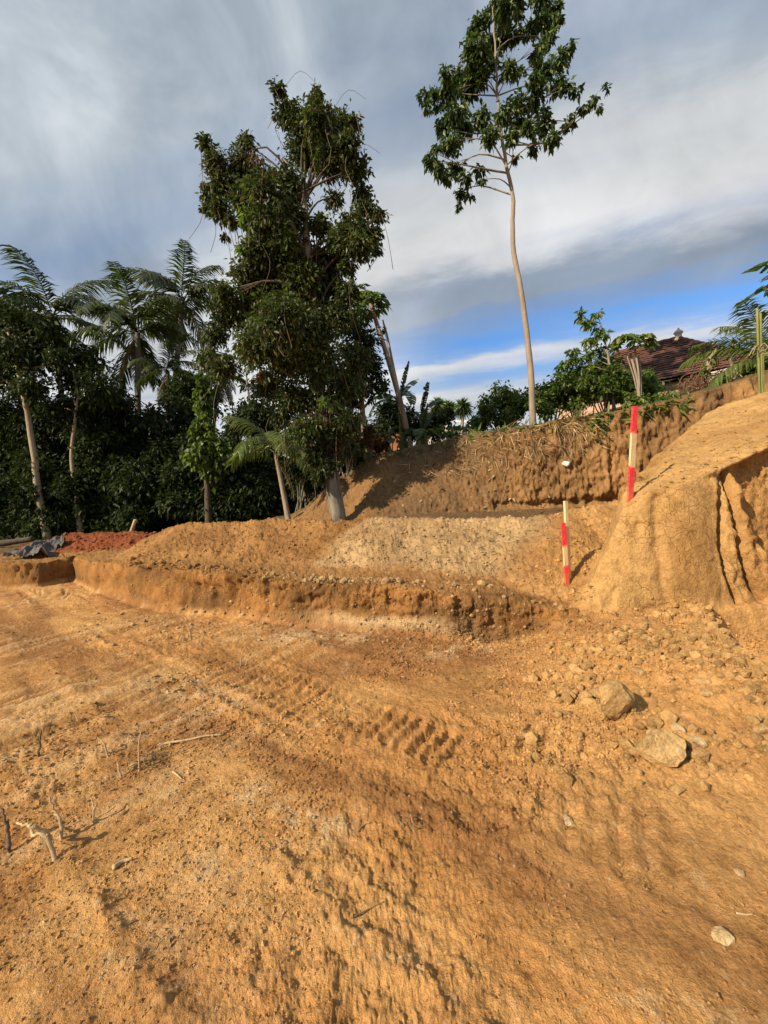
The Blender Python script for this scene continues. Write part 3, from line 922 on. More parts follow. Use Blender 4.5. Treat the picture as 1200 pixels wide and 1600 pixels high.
for k in range(9):
    ph = rng.uniform(0, 6.3); st = rng.uniform(.0, .25)
    path = []
    for i in range(16):
        f = st + (1 - st) * i / 15 * .8
        j = f * (len(tr) - 1); a0 = int(j); q_ = tr[a0] * (1 - j + a0) + tr[min(a0 + 1, len(tr) - 1)] * (j - a0)
        rr = (.17 - .1 * f) + .03 + (.25 * rng.uniform() * f)
        path.append(q_ + rr * np.array((math.cos(ph + i * .35), math.sin(ph + i * .35), 0)))
    mb.tube(smooth_path(path, 40), np.linspace(.028, .012, 40), 5, False)
tag(mb.build('climbing_stems', BARK_DARK, big, local=bl), kind='stuff')
V, F = crown_leaves([cl(385 + rng.uniform(0, 70), rng.uniform(285, 420), 13, D1 - .5, .6) for _ in range(12)] + [cl(rng.uniform(390, 520), rng.uniform(440, 640), 12, D1 - .5, .6) for _ in range(10)], 16, .2, .09, hang=.7)
tag(mesh_obj('sunlit_sprays', V - bl, F, L_BUSH, big), kind='stuff')  # sunlight on these sprays is put in by a lighter leaf colour
V, F = crown_leaves([cl(x, y, r, D1 - .2, .5) for x, y, r in ((400, 245, 16), (415, 258, 14), (440, 250, 12), (465, 330, 14), (470, 380, 18), (455, 400, 14), (400, 585, 12), (520, 700, 20), (495, 650, 18))], 12, .16, .05, hang=1.0)
tag(mesh_obj('dead_leaves', V - bl, F, L_RED, big), kind='stuff')
# slim pole leaning beside it
pb = put(536, 9.5)
make_tree('slender_tree', 'slim bare-stemmed young tree right beside the big vine-covered trunk', 'tree', None,
          [pb, at(526, 735, 9.6), at(523, 690, 9.7)], .05, .03, BARK_GREY, [cl(535, 640, 22, 9.8), cl(520, 670, 18, 9.8)], L_VINE, 12, .16, .06)

# ---- tall thin tree on the bank -------------------------------------------------------------
D2 = 11.2
bx = put(835, D2)
tr = [bx] + [at(x, y, D2) for x, y in ((830, 590), (824, 530), (815, 460), (803, 395), (801, 350), (802, 310), (792, 262), (784, 215), (778, 160), (775, 100), (772, 40), (768, -40))]
C4 = [(560, 40, 60), (460, 90, 45), (400, 140, 55), (400, 250, 70), (470, 230, 60), (550, 190, 60), (650, 50, 35), (560, 110, 45), (620, 180, 45), (700, 150, 55), (780, 100, 55), (840, 40, 45), (850, 90, 30), (800, 200, 45),
      (740, 270, 42), (740, 340, 35), (860, 330, 48), (900, 270, 32), (930, 220, 20), (800, 380, 50), (740, 440, 52), (850, 460, 45), (590, 370, 50), (640, 400, 30), (390, 380, 75), (300, 430, 65), (240, 400, 40), (180, 500, 36), (110, 520, 30), (130, 580, 26), (190, 590, 30),
      (260, 500, 60), (360, 480, 65), (440, 420, 40), (290, 620, 60), (220, 690, 50), (340, 700, 55), (430, 640, 55), (480, 740, 50), (270, 780, 55), (200, 800, 30), (150, 880, 40), (200, 930, 42), (250, 970, 32), (290, 920, 40), (340, 980, 36), (320, 1060, 36), (370, 1080, 18), (420, 930, 32), (310, 1130, 20), (430, 990, 14),
      (560, 620, 55), (630, 560, 50), (640, 670, 50), (600, 760, 40), (720, 540, 48), (760, 620, 40), (700, 700, 45), (780, 680, 45), (820, 760, 42), (720, 800, 34), (620, 860, 24), (900, 670, 34), (930, 630, 20), (890, 490, 36), (960, 500, 28), (990, 590, 28), (1050, 550, 30), (1110, 490, 20), (1080, 580, 18), (500, 330, 45), (520, 60, 30), (620, -40, 60), (760, -30, 60), (540, -60, 60)]
clumps = [cl(630 + .2833 * a, .2833 * b, .2833 * r * 1.02, D2, 1.6) for a, b, r in C4]
make_tree('tall_tree', 'tall slender tree with a long bare pale trunk, rooted at the straw-strewn bank edge', 'tree', None,
          tr, .088, .015, BARK_PALE, clumps, L_TALL, 36, .15, .075, .3, .6, .5, limb_r=.09, limb_mat=BARK_GREY)

# ---- forest on the left ----------------------------------------------------------------------
FG = 'broadleaf trees of the dark forest edge'


def fbase(px, d):
    return put(px, d)


f1 = fbase(68, 14.2)
make_tree('forest_tree', 'pale leaning trunk with leafy top behind the end of the red soil heap', 'tree', FG,
          [f1] + [at(x, y, 14.2) for x, y in ((60, 770), (52, 700), (38, 620), (24, 560), (14, 520))], .13, .05, BARK_FOREST,
          [cl(x, y, r, 14.2) for x, y, r in ((40, 500, 34), (10, 490, 34), (72, 505, 28), (20, 545, 34), (60, 550, 34), (92, 560, 26), (85, 530, 22), (-20, 520, 40), (-10, 580, 40), (45, 600, 30))], L_DARK, 13, .19, .085)
f2 = fbase(120, 14.6)
make_tree('forest_tree', 'thin pale trunk forking high up, behind the middle of the red soil heap', 'tree', FG,
          [f2] + [at(x, y, 14.6) for x, y in ((119, 770), (112, 715), (117, 660), (122, 620))], .10, .04, BARK_FOREST,
          [cl(x, y, r, 14.6) for x, y, r in ((140, 565, 30), (118, 590, 36), (155, 600, 34), (100, 640, 36), (145, 650, 40), (128, 552, 20))], L_DARK, 13, .19, .085)
FLAB = ['dark broadleaf tree topping the forest between the first and second coconut palms', 'dark broadleaf tree below the coconut palm with the clear trunk',
        'dark broadleaf tree below the drooping palm sunk among the trees', 'narrow dark tree right under the tallest coconut palm', 'deep-set dark tree behind the leaning pale trunk',
        'deep-set dark tree behind the thin forking pale trunk', 'low dark tree between the creeper column and the young coconut palm', 'dark tree closing the forest beside the half-hidden palm',
        'low dark tree next to the creeper-wrapped trunk', 'small dark tree in the sky gap behind the young coconut palm', 'low dark tree behind the broken pale branch',
        'low dark tree above the end of the long brown heap', 'low dark tree above the fallen log', 'low dark tree between the two pale trunks']
for i, (px, py, rx, ry, d, bpx) in enumerate(((160, 655, 45, 50, 16.5, 165), (210, 705, 46, 45, 17, 210), (250, 700, 45, 65, 16, 245), (290, 650, 30, 60, 17.5, 290), (40, 680, 60, 80, 17.5, 35),
                                              (100, 700, 60, 70, 18, 95), (360, 735, 45, 55, 15, 350), (-60, 640, 70, 110, 17, -60), (300, 720, 50, 70, 15.5, 300), (395, 700, 35, 60, 16, 400), (150, 740, 60, 60, 16, 150), (215, 760, 60, 50, 15.4, 218), (20, 760, 60, 50, 15.8, 15), (85, 780, 50, 40, 15.2, 88))):
    b = fbase(bpx, d)
    make_tree('forest_tree', FLAB[i], 'tree', FG,
              [b, (b * 2 + at(px, py, d)) / 3 + rng.normal(size=3) * .2, at(px, py - ry * .4, d)], .12, .04, BARK_DARK,
              blob(px, py, rx, ry, d, 15, 27, 1.6), L_DARK, 12, .20, .09, limbs=.4)
# leafy column of creeper
b = fbase(322, 13.4)
make_tree('creeper_column', 'dead trunk wrapped in heart-leaved creeper, left of the big tree', 'tree', None,
          [b, at(322, 700, 13.4), at(318, 600, 13.4)], .12, .06, BARK_DARK,
          [cl(x, y, r, 13.3, .3) for x, y, r in ((318, 590, 14), (320, 610, 15), (316, 630, 16), (322, 650, 17), (318, 670, 20), (325, 690, 26), (305, 700, 22), (345, 700, 26), (330, 720, 30))], L_BUSH, 14, .2, .16, hang=.9, limbs=0)
# thin whip
b = fbase(393, 15)
make_tree('slender_tree', 'thin whip-like young tree standing against the sky gap behind the young palm', 'tree', None,
          [b, at(390, 640, 15), at(385, 590, 15), at(382, 560, 15)], .05, .02, BARK_GREY, [cl(x, y, r, 15) for x, y, r in ((380, 545, 18), (395, 570, 10), (400, 610, 12), (378, 600, 8))], L_DARK, 7, .22, .09)
# undergrowth fills the forest floor
ug = []
for _ in range(230):
    px = rng.uniform(-120, 450); d = rng.uniform(14.3, 18.5)
    if px > 330: d = rng.uniform(13.6, 16)
    p = put(px, d)
    ug.append((p + np.array((0, 0, rng.uniform(.1, 2.2 if px < 430 else .6))), rng.uniform(.4, .85)))
V, F = crown_leaves(ug, 9, .21, .09)
tag(mesh_obj('forest_undergrowth', V, F, L_DARK), 'dark tangled undergrowth on the forest floor', 'undergrowth', kind='stuff')
far = []
for _ in range(200):
    px = rng.uniform(-160, 470); d = rng.uniform(19, 24)
    far.append((at(px, rng.uniform(690 if px < 330 else 725, 800), d), rng.uniform(.8, 1.5)))
V, F = crown_leaves(far, 3.2, .38, .2)
tag(mesh_obj('forest_backdrop', V, F, L_DARK), 'deep unlit mass of foliage farther back in the forest', 'forest', kind='stuff')

# ---- palms -------------------------------------------------------------------------------------
FROND = {}


def frond_mesh(L, e0, bend, mat, key, nl=54, lw=.042, ll=.30, hang=.55, twist=0.0):
    k = (key, round(L, 2), e0, bend)
    if k in FROND:
        return FROND[k]
    s = np.linspace(0, 1, 22)
    ang = np.radians(e0 - bend * s ** 1.25)
    pts = np.zeros((22, 3))
    for i in range(1, 22):
        pts[i] = pts[i - 1] + L / 21 * np.array((math.cos(ang[i]), 0, math.sin(ang[i])))
    mb = MB().tube(pts, np.linspace(.022, .004, 22) * L / 2.5, 4, False)
    for side in (-1, 1):
        for i in range(nl):
            f = .13 + .86 * (i + rng.uniform(-.3, .3)) / nl
            j = np.clip(f, 0, .999) * 21; a0 = int(j)
            p = pts[a0] * (1 - j + a0) + pts[a0 + 1] * (j - a0)
            tg = nrm(pts[a0 + 1] - pts[a0])
            ln = L * ll * (.35 + .65 * math.sin(math.pi * (.15 + .78 * f))) * rng.uniform(.85, 1.12)
            d = nrm(tg * rng.uniform(.6, 1.05) + np.array((0, side * .85, 0)) + np.array((0, 0, -hang * rng.uniform(.3, 1.2))))
            d2 = nrm(d + np.array((0, 0, -hang * rng.uniform(.7, 1.7))))
            m = p + d * ln * .5; t = m + d2 * ln * .5
            wv = nrm(np.cross(d, np.cross(tg, d))) * lw * L / 2.5 * .5
            V = [p - wv * .6, p + wv * .6, m + wv, m - wv, t + wv * .1, t - wv * .1]
            mb.add(V, [(0, 1, 2, 3), (3, 2, 4, 5)])
    me_o = mb.build('frond', mat)
    me = me_o.data
    bpy.data.objects.remove(me_o)
    FROND[k] = me
    return me


def make_palm(label, group, base, top, L, n, mat, bark, r0, elevs, name='coconut_palm', dead=0, cat='palm', key='a'):
    base = np.array(base); top = np.array(top)
    e = empty(name, base, label, cat, group)
    p = smooth_path([base - (0, 0, .15), base * .6 + top * .4 + rng.normal(size=3) * .12 * np.linalg.norm(top - base) * np.array((1, 1, 0)) * .5, top], 26)
    rad = np.linspace(r0 * 1.15, r0 * .7, 26) * (1 + .05 * (np.arange(26) % 2))
    MB().tube(p, rad, 8).build('trunk', bark, e, local=base)
    for i in range(n):
        e0, bend = elevs[i % len(elevs)]
        o = bpy.data.objects.new('frond', frond_mesh(L, e0, bend, mat, key))
        COL.objects.link(o); o.parent = e
        o.location = top - base + rng.normal(size=3) * .06
        o.rotation_euler = (rng.normal() * .25, 0, i * 2.399 + rng.uniform(-.3, .3))
        k = rng.uniform(.85, 1.1); o.scale = (k, k, k)
    for i in range(dead):
        o = bpy.data.objects.new('dead_frond', frond_mesh(L * .7, -50, 40, L_DRY, 'dead', 30))
        COL.objects.link(o); o.parent = e
        o.location = top - base - np.array((0, 0, .2)); o.rotation_euler = (0, 0, rng.uniform(0, 6.3))
    return e


EL = [(66, 75), (42, 95), (22, 80), (55, 95), (5, 70), (34, 90), (-15, 55), (48, 100), (14, 75), (-35, 45)]
PG = 'coconut palms above the forest'
for px, py, d, L, lab in ((82, 497, 20, 3.5, 'coconut palm crown rising behind the leaning pale-trunked tree'),
                          (215, 520, 19, 3.4, 'coconut palm with a clear dark trunk under its crown, between two other palms'),
                          (285, 468, 21, 3.4, 'tallest coconut palm with ragged windblown top fronds beside the big vine-clad tree')):
    t = at(px, py, d)
    make_palm(lab, PG, put(px + rng.uniform(5, 12), d), t, L, 16, L_PALM, BARK_PALM, .15, EL, dead=3)
make_palm('small coconut palm hanging its dead fronds in the sky gap by the big tree', PG, put(348, 22), at(343, 585, 22), 2.2, 9, L_PALM, BARK_PALM, .1, [(10, 70), (-10, 60), (30, 90), (-30, 50)], dead=6, key='b')
make_palm('drooping coconut palm sunk low among the dark trees below the tallest palm', PG, put(262, 18.5), at(262, 580, 18.5), 1.9, 12, L_PALM, BARK_PALM, .12, EL, dead=4, key='c')
make_palm('coconut palm half hidden behind the dark forest tree at the forest corner', PG, put(-30, 19), at(-25, 560, 19), 3.0, 14, L_PALM, BARK_PALM, .13, EL, dead=2, key='d')
# young palm at the forest edge, sunlit
make_palm('young coconut palm with bright arching fronds at the foot of the bank', None, put(449, 11.3), at(430, 705, 11.3), 1.75, 9, L_PALMY, BARK_PALE, .075,
          [(70, 95), (35, 95), (50, 110), (10, 95), (80, 70), (25, 100)], dead=1, key='y')


# ---- banana, papaya and the rest on the bank top ------------------------------------------------------
def banana_blade(mb, p0, az_, L, W, e0, bend, tear=.35):
    s = np.linspace(0, 1, 19)
    ang = np.radians(e0 - bend * s ** 1.2)
    pts = [np.array(p0, float)]
    h = np.array((math.cos(az_), math.sin(az_), 0)); sd = np.array((-math.sin(az_), math.cos(az_), 0))
    for i in range(1, 19):
        pts.append(pts[-1] + L / 18 * (h * math.cos(ang[i]) + np.array((0, 0, math.sin(ang[i])))))
    pts = np.array(pts)
    mb.tube(pts, np.linspace(.03, .006, 19), 4, False)
    for side in (-1, 1):
        drop = rng.uniform(.1, .5)
        for i in range(4, 18):
            wi = W * .5 * math.sin(math.pi * min(1, (i - 3) / 15.5)) ** .6 + .01
            wj = W * .5 * math.sin(math.pi * min(1, (i - 2) / 15.5)) ** .6 + .01
            if rng.uniform() < tear: drop = rng.uniform(.05, .8)
            v = nrm(sd * side * (1 - drop * .5) + np.array((0, 0, -drop + .25)))
            back = (pts[i] - pts[i - 1]) * .12 * (rng.uniform() < tear)
            tp = (pts[i + 1] - pts[i]) * .5
            mb.add([pts[i] + back, pts[i + 1], pts[i + 1] + v * wj + tp, pts[i] + v * wi + back + tp], [(0, 1, 2, 3)])


def make_banana(label, base, h, n, L=1.5, W=.42, azs=None, group=None, els=None):
    base = np.array(base)
    e = empty('banana_plant', base, label, 'banana plant', group)
    top = base + np.array((rng.normal() * .08, rng.normal() * .08, h))
    MB().tube(smooth_path([base - (0, 0, .1), (base + top) / 2 + rng.normal(size=3) * .03, top], 8), np.linspace(.11, .06, 8), 8).build('stem', BAMBOO, e, local=base)
    for i in range(n):
        mb = MB()
        a = azs[i] if azs else i * 2.4 + rng.uniform(-.3, .3)
        e0, bd = els[i % len(els)] if els else ((82, 15), (60, 90), (45, 120), (70, 60), (30, 110))[i % 5]
        banana_blade(mb, top - base, a, L * rng.uniform(.85, 1.1), W, e0, bd)
        mb.build('leaf', L_BAN, e)
    return e


BG = 'banana plants on the bank top'
make_banana('banana plant with a tall upright ragged leaf beside the leaning papaya stems', put(632, 13), .95 + .6, 6, 1.5, .42, group=BG)
make_banana('banana plant with a torn upright leaf and arching blades, towards the fan-leaved trees', put(668, 13.4), .95, 7, 1.35, .42, group=BG)
make_banana('low banana plant with broad drooping leaves in front of the papaya', put(655, 12.2), .35, 6, .95, .34, group=BG)
make_banana('short banana plant half hidden in the weeds at the papaya foot', put(612, 12.4), .4, 5, .85, .32, group=BG)


def star_leaves(c, n, r, R, mat, parent, base, name='crown', petiole=True):
    """palmate leaves on stalks round a stem top"""
    mb = MB(); P, D = [], []
    for i in range(n):
        a = nrm(rng.normal(size=3) * np.array((1, 1, .55)) + np.array((0, 0, .15)))
        q_ = c + a * R * rng.uniform(.5, 1.05)
        mb.tube(smooth_path([c, (c + q_) / 2 + np.array((0, 0, .06 * R)), q_], 5), .012, 3, False)
        nn = nrm(np.array((a[0], a[1], .3)))
        s1 = nrm(np.cross(nn, (0, 0, 1.0)))
        for k in range(7):
            t = (k - 3) * .75
            P.append(q_); D.append(math.cos(t) * (nn * .7 + np.array((0, 0, -.55))) + math.sin(t) * s1 * .95 + rng.normal(size=3) * .08)
    tag(mb.build('leaf_stalks', BAMBOO, parent, local=base), kind='stuff')
    V, F = leaf_mesh(np.array(P), np.array(D), r * rng.uniform(.8, 1.2, len(P)), r * .5, droop=.35)
    tag(mesh_obj(name, V - base, F, mat, parent), kind='stuff')


b = put(645, 12.6)
e = empty('papaya_tree', b, 'tall leaning papaya tree with a round leafy head on a bare stem', 'papaya tree', 'papaya trees')
p = smooth_path([b - (0, 0, .1), at(626, 630, 12.6), at(606, 560, 12.6), at(590, 510, 12.6), at(578, 470, 12.6)], 20)
MB().tube(p, np.linspace(.10, .06, 20), 8).build('trunk', BARK_PALE, e, local=b)
star_leaves(at(576, 474, 12.6), 42, .24, .52, L_BUSH, e, b)
b = put(640, 12.9)
e = empty('papaya_tree', b, 'nearly leafless thin papaya stem leaning beside the taller papaya', 'papaya tree', 'papaya trees')
p = smooth_path([b - (0, 0, .1), at(628, 640, 12.9), at(614, 570, 12.9), at(605, 525, 12.9), at(598, 500, 12.9)], 16)
MB().tube(p, np.linspace(.06, .025, 16), 7).build('trunk', BARK_PALE, e, local=b)
star_leaves(at(603, 517, 12.9), 4, .1, .14, L_BUSH, e, b)

for px, py, d, lab in ((682, 630, 17, 'small fan-headed tree with slim pale stem, next to the banana plants'), (699, 635, 17.5, 'small fan-headed tree in the middle of a row of three'), (721, 632, 16.5, 'small fan-headed tree in front of the white metal shed')):
    b = put(px, d); t = at(px + 2, py, d)
    e = empty('cordyline_tree', b, lab, 'tree', 'small fan-headed trees')
    MB().tube(smooth_path([b - (0, 0, .1), (b + t) / 2 + (.05, 0, 0), t], 8), np.linspace(.06, .04, 8), 6).build('trunk', BARK_PALE, e, local=b)
    D = nrm(rng.normal(size=(150, 3)) + np.array((0, 0, .45)))
    V, F = leaf_mesh(np.repeat(t[None], 150, 0), D, rng.uniform(.35, .55, 150), .05, droop=.3)
    mesh_obj('crown', V - b, F, L_BUSH, e)
    D = nrm(rng.normal(size=(110, 3)) * np.array((1, 1, .5)) + np.array((0, 0, -.9)))
    V, F = leaf_mesh(np.repeat(t[None], 110, 0) - (0, 0, .1), D, rng.uniform(.35, .6, 110), .04, droop=.4)
    mesh_obj('skirt', V - b, F, L_DARK, e)

# dark round-crowned tree behind the big tree
b = put(575, 12.0)
make_tree('mango_tree', 'dark dense-crowned tree right of the big tree, under the papaya head', 'tree', None,
          [b, at(566, 640, 12), at(560, 570, 12), at(558, 530, 12)], .1, .04, BARK_GREY,
          [cl(x, y, r, 12) for x, y, r in ((545, 510, 24), (560, 500, 20), (572, 530, 24), (550, 545, 28), (578, 560, 22), (560, 580, 26), (590, 580, 18), (540, 590, 24), (575, 605, 22), (600, 600, 12), (545, 620, 24))], L_DARK, 22, .16, .075)


def make_shrub(label, px, d, clumps, leaf, dens=10, L=.16, W=.08, group=None, name='shrub', hang=.25, stems=5):
    b = put(px, d)
    e = empty(name, b, label, 'shrub', group)
    mb = MB()
    for c, r in clumps[:max(stems, 1) * 2]:
        p0 = b + rng.normal(size=3) * np.array((.12, .12, 0)) - (0, 0, .08)
        mb.tube(smooth_path([p0, (p0 + c) / 2 + rng.normal(size=3) * .08, c], 6), np.linspace(.022, .008, 6), 4, False)
    tag(mb.build('stems', BARK_GREY, e, local=b), kind='stuff')
    V, F = crown_leaves(clumps, dens, L, W, hang=hang)
    mesh_obj('foliage', V - b, F, leaf, e)
    return e


SG = 'shrubs along the bank top'
make_shrub('rounded mid-green shrub between the metal shed and the tall thin tree', 788, 13, blob(788, 636, 32, 26, 13, 28, 17, .7), L_BUSH, 22, .12, .06, SG)
make_shrub('dark low bushes spreading just behind the foot of the tall thin tree', 860, 12.6, blob(866, 624, 44, 22, 12.6, 34, 16, .8), L_BUSH, 20, .13, .07, SG)
make_shrub('dense dark-green bush below the arching leafy branch', 905, 12.2, blob(905, 595, 26, 26, 12.2, 18, 18, .7), L_BUSH, 20, .13, .07, SG)
make_shrub('leafy bush with sunny yellow-green tips left of the clay-tiled roof', 945, 12, blob(945, 590, 30, 26, 12, 18, 17, .7), L_BUSH, 20, .14, .075, SG)
make_shrub('low weedy bush in front of the house wall', 1035, 11.5, blob(1030, 622, 26, 8, 11.5, 12, 11, .5), L_BUSH, 13, .15, .08, SG)
make_shrub('low bush at the foot of the pale-stemmed bright tree', 985, 11.6, blob(985, 622, 26, 9, 11.6, 12, 12, .5), L_BRIGHT, 12, .15, .08, SG)
make_shrub('small green bush behind the lopped trees', 1130, 10.5, blob(1130, 598, 16, 9, 10.5, 9, 10, .4), L_BRIGHT, 12, .14, .08, SG)
make_shrub('yellow-green bush behind the bamboo post at the bank end', 1180, 10.2, blob(1180, 575, 16, 16, 10.2, 10, 12, .4), L_BRIGHT, 11, .16, .09, SG)
make_shrub('rusty reddish-leaved shrub below the banana plants', 575, 11.8, blob(580, 685, 26, 16, 11.8, 14, 13, .5), L_RED, 12, .14, .06, SG)
make_shrub('weedy green shrub crowding the left end of the bank top', 545, 11.6, blob(545, 700, 20, 18, 11.6, 12, 14, .5), L_VINE, 12, .14, .06, SG)
make_shrub('green shrub hiding behind the young palm', 470, 12.6, blob(470, 705, 22, 34, 12.6, 14, 18, .6), L_DARK, 10, .18, .08, SG)
make_shrub('spreading green weeds below the fan-headed trees', 700, 12.5, blob(700, 675, 44, 7, 12.5, 16, 9, .5), L_BUSH, 14, .13, .07, SG)
make_shrub('tall dark shrub filling in behind the big trunk at the bank end', 560, 12.8, blob(555, 690, 30, 40, 12.8, 22, 20, .6), L_DARK, 18, .15, .07, SG)
make_shrub('dark shrub between the young palm and the big trunk', 490, 13.2, blob(490, 735, 36, 34, 13.2, 22, 20, .6), L_DARK, 18, .15, .07, SG)
make_shrub('leafy dark shrub behind the papaya stems', 615, 14.2, blob(615, 650, 28, 26, 14.2, 18, 17, .6), L_DARK, 18, .15, .07, SG)
make_shrub('dark leafy shrub between banana plants and fan-headed trees', 665, 14.6, blob(668, 665, 30, 16, 14.6, 16, 15, .6), L_DARK, 18, .15, .07, SG)
make_shrub('green bush beside the metal shed wall', 752, 14, blob(752, 660, 14, 12, 14, 8, 12, .4), L_BUSH, 18, .14, .07, SG)
make_shrub('dark hedge-like bush closing the gap under the clay-tiled roof', 1000, 13, blob(990, 605, 34, 20, 13, 20, 17, .6), L_BUSH, 18, .15, .08, SG)
# arching branch tree
b = put(962, 11.9)
make_tree('shrub_tree', 'thin-branched small tree arching its leafy tip up against the blue sky', 'tree', None,
          [b, at(955, 590, 11.9), at(948, 545, 11.9), at(938, 505, 11.9)], .05, .02, BARK_GREY,
          [cl(x, y, r, 11.9, .3) for x, y, r in ((908, 492, 9), (915, 500, 8), (932, 488, 7), (925, 505, 9), (938, 515, 10), (930, 525, 10), (945, 520, 7), (920, 535, 9), (922, 550, 11), (940, 545, 10), (893, 548, 10), (885, 565, 11), (900, 560, 12), (875, 572, 8), (915, 575, 12))], L_BUSH, 17, .17, .08, hang=.7)
b = put(1003, 11.6)
t1 = at(985, 553, 11.6)
e = empty('cassava_tree', b, 'small bright-leaved tree with several pale bare stems beside the house roof', 'tree', None)
mb_pts = [((985, 553), .045), ((992, 545), .03), ((998, 556), .025), ((978, 552), .02)]
for (q0, q1), r in mb_pts:
    t = at(q0, q1, 11.6 + rng.uniform(-.1, .1))
    MB().tube(smooth_path([b - (0, 0, .1) + rng.normal(size=3) * .03, (b + t) / 2 + (.03, 0, 0), t], 8), np.linspace(r * 1.3, r * .8, 8), 7).build('stem', BARK_PALE, e, local=b)
star_leaves(at(976, 535, 11.6), 13, .22, .34, L_BRIGHT, e, b)
star_leaves(at(998, 532, 11.6), 14, .22, .34, L_BRIGHT, e, b, 'crown')
# lopped trees at the right
for px, d, pts, cls_, lab in ((1112, 10.6, ((1106, 572), (1113, 555), (1124, 540)), ((1100, 575, 9), (1112, 560, 6)), 'lopped forked tree with few leaves by the dry brush heap'),
                              (1150, 10.4, ((1147, 585), (1142, 560), (1144, 530)), ((1143, 540, 7), (1150, 552, 6)), 'lopped pale-trunked tree in front of the palm fronds')):
    b = put(px, d)
    make_tree('lopped_tree', lab, 'tree', 'lopped trees by the house', [b] + [at(x, y, d) for x, y in pts], .05, .03, BARK_PALE,
              [cl(x, y, r, d, .2) for x, y, r in cls_], L_BRIGHT, 14, .16, .08, limbs=1)
# palm and banana reaching in from the right
make_palm('stout young palm with wide bright fronds at the right end of the bank', None, put(1212, 10), at(1205, 560, 10), 1.9, 13, L_PALMY, BARK_PALM, .12,
          [(75, 60), (45, 80), (25, 70), (60, 80), (10, 75), (35, 90)], key='r')
b = put(1262, 9.2)
make_banana('tall banana plant whose blade tips reach in above the young palm', b, at(1262, 420, 9.2)[2] - b[2], 7, 1.55, .34,
            azs=[math.pi * .98, math.pi * 1.05, math.pi * .9, 0.3, 1.4, -1.2, 2.0], els=[(25, 45), (8, 40), (-5, 35), (50, 80), (40, 80), (60, 70), (80, 30)])
# bamboo post
b = put(1191, 7.7)
e = empty('bamboo_post', b, 'green bamboo poles tied upright with dry binding behind the mound crest', 'post')
for px0, px1, y1 in ((1188, 1183, 482), (1192, 1188, 490), (1195, 1191, 540)):
    p0 = at(px0, 655, 7.7); p0[2] = min(p0[2], surf(p0[0], p0[1])) - .1
    p1 = at(px1, y1, 7.7)
    pt = smooth_path([p0, (p0 + p1) / 2, p1], 15)
    MB().tube(pt, .022 * (1 + .12 * (np.arange(15) % 4 == 0)), 8).build('pole', BAMBOO, e, local=b)
mb = MB()
for k in range(14):
    c = at(1188 + rng.uniform(-3, 4), 547 + rng.uniform(-8, 8), 7.68)
    a = rng.uniform(0, 6.3)
    mb.tube(smooth_path([c, c + .10 * np.array((math.cos(a), math.sin(a) * .4, rng.uniform(-.4, .6))), c + .2 * np.array((math.cos(a), math.sin(a) * .4, rng.uniform(-.9, .3)))], 5), .007, 4, False)
tag(mb.build('binding', STRAW, e, local=b), kind='stuff')
# creeper hanging over the bank edge
P, D = [], []
mbv = MB()
for k in range(9):
    px = rng.uniform(905, 955); y0 = rng.uniform(632, 648); y1 = y0 + rng.uniform(15, 55)
    path = []
    for f in np.linspace(0, 1, 8):
        pp, nn = look(px + rng.normal() * 2 - 12 * f * (px - 930) / 30, y0 + (y1 - y0) * f, False)
        if 8 < pp[1] < 14: path.append(pp + nn * .04)
    if len(path) < 3: continue
    mbv.tube(path, .008, 3, False)
    for q_ in path:
        for _ in range(5):
            P.append(q_ + rng.normal(size=3) * .05); D.append(rng.normal(size=3) * .6 + np.array((0, -.4, -.6)))
b = P[0]
e = empty('hanging_creeper', b, 'green creeper trailing down the cut bank left of the tallest stake', 'creeper')
tag(mbv.build('stems', BARK_GREY, e, local=b), kind='stuff')
V, F = leaf_mesh(np.array(P), np.array(D), rng.uniform(.08, .14, len(P)), .08)
mesh_obj('foliage', V - b, F, L_BRIGHT, e)

# ---- house ------------------------------------------------------------------------------------------
def tile_material():
    m, t = new_mat('clay_roof_tile')
    tc = t.n('ShaderNodeTexCoord')
    n = t.noise(tc.outputs['Object'], 3, 5, .6)
    g = t.n('ShaderNodeNewGeometry')
    c = t.mix(.55, t.ramp(n, [(.3, (.055, .024, .017)), (.7, (.17, .06, .036))]), t.ramp(t.noise(tc.outputs['Object'], 9, 2), [(.35, (.035, .02, .016)), (.65, (.15, .06, .038))]))
    b = t.n('ShaderNodeBsdfPrincipled', ins={'Base Color': c, 'Roughness': .85})
    t.n('ShaderNodeOutputMaterial', ins={0: b.outputs[0]})
    return m


TILE = tile_material()
PINK = rough_material('pink_plaster', (.42, .25, .18), (.60, .42, .33), 3, .3)
STONE_PALE = rough_material('pale_stone', (.36, .31, .26), (.58, .52, .45), 6, .4)
CONC = rough_material('weathered_concrete', (.20, .17, .13), (.36, .31, .25), 4, .4)
METAL = rough_material('pale_roof_sheet', (.50, .52, .54), (.66, .68, .70), 2, .1, .5)
WHITEW = rough_material('white_plaster', (.55, .52, .47), (.75, .72, .66), 3, .2)
BRICKW = rough_material('orange_brickwork', (.34, .13, .06), (.52, .22, .11), 8, .5)
av = np.array((-.75, .66, 0)); av /= np.linalg.norm(av)
bv = np.array((.66, .75, 0)); bv /= np.linalg.norm(bv)
Pa = at(1060, 531, 17.0)
RISE, HW, HIP, RL = 2.1, 2.7, 2.5, 2.2
ze = Pa[2] - RISE
hb_ = np.array((Pa[0], Pa[1], hz(Pa[0], Pa[1])))
house = empty('house', hb_, 'house with a dark red clay-tiled hip roof and pink wall behind the bushes', 'house')
FR = Pa - av * HIP - bv * HW; FR[2] = ze
FL = Pa + av * (RL + HIP) - bv * HW; FL[2] = ze
BR = Pa - av * HIP + bv * HW; BR[2] = ze
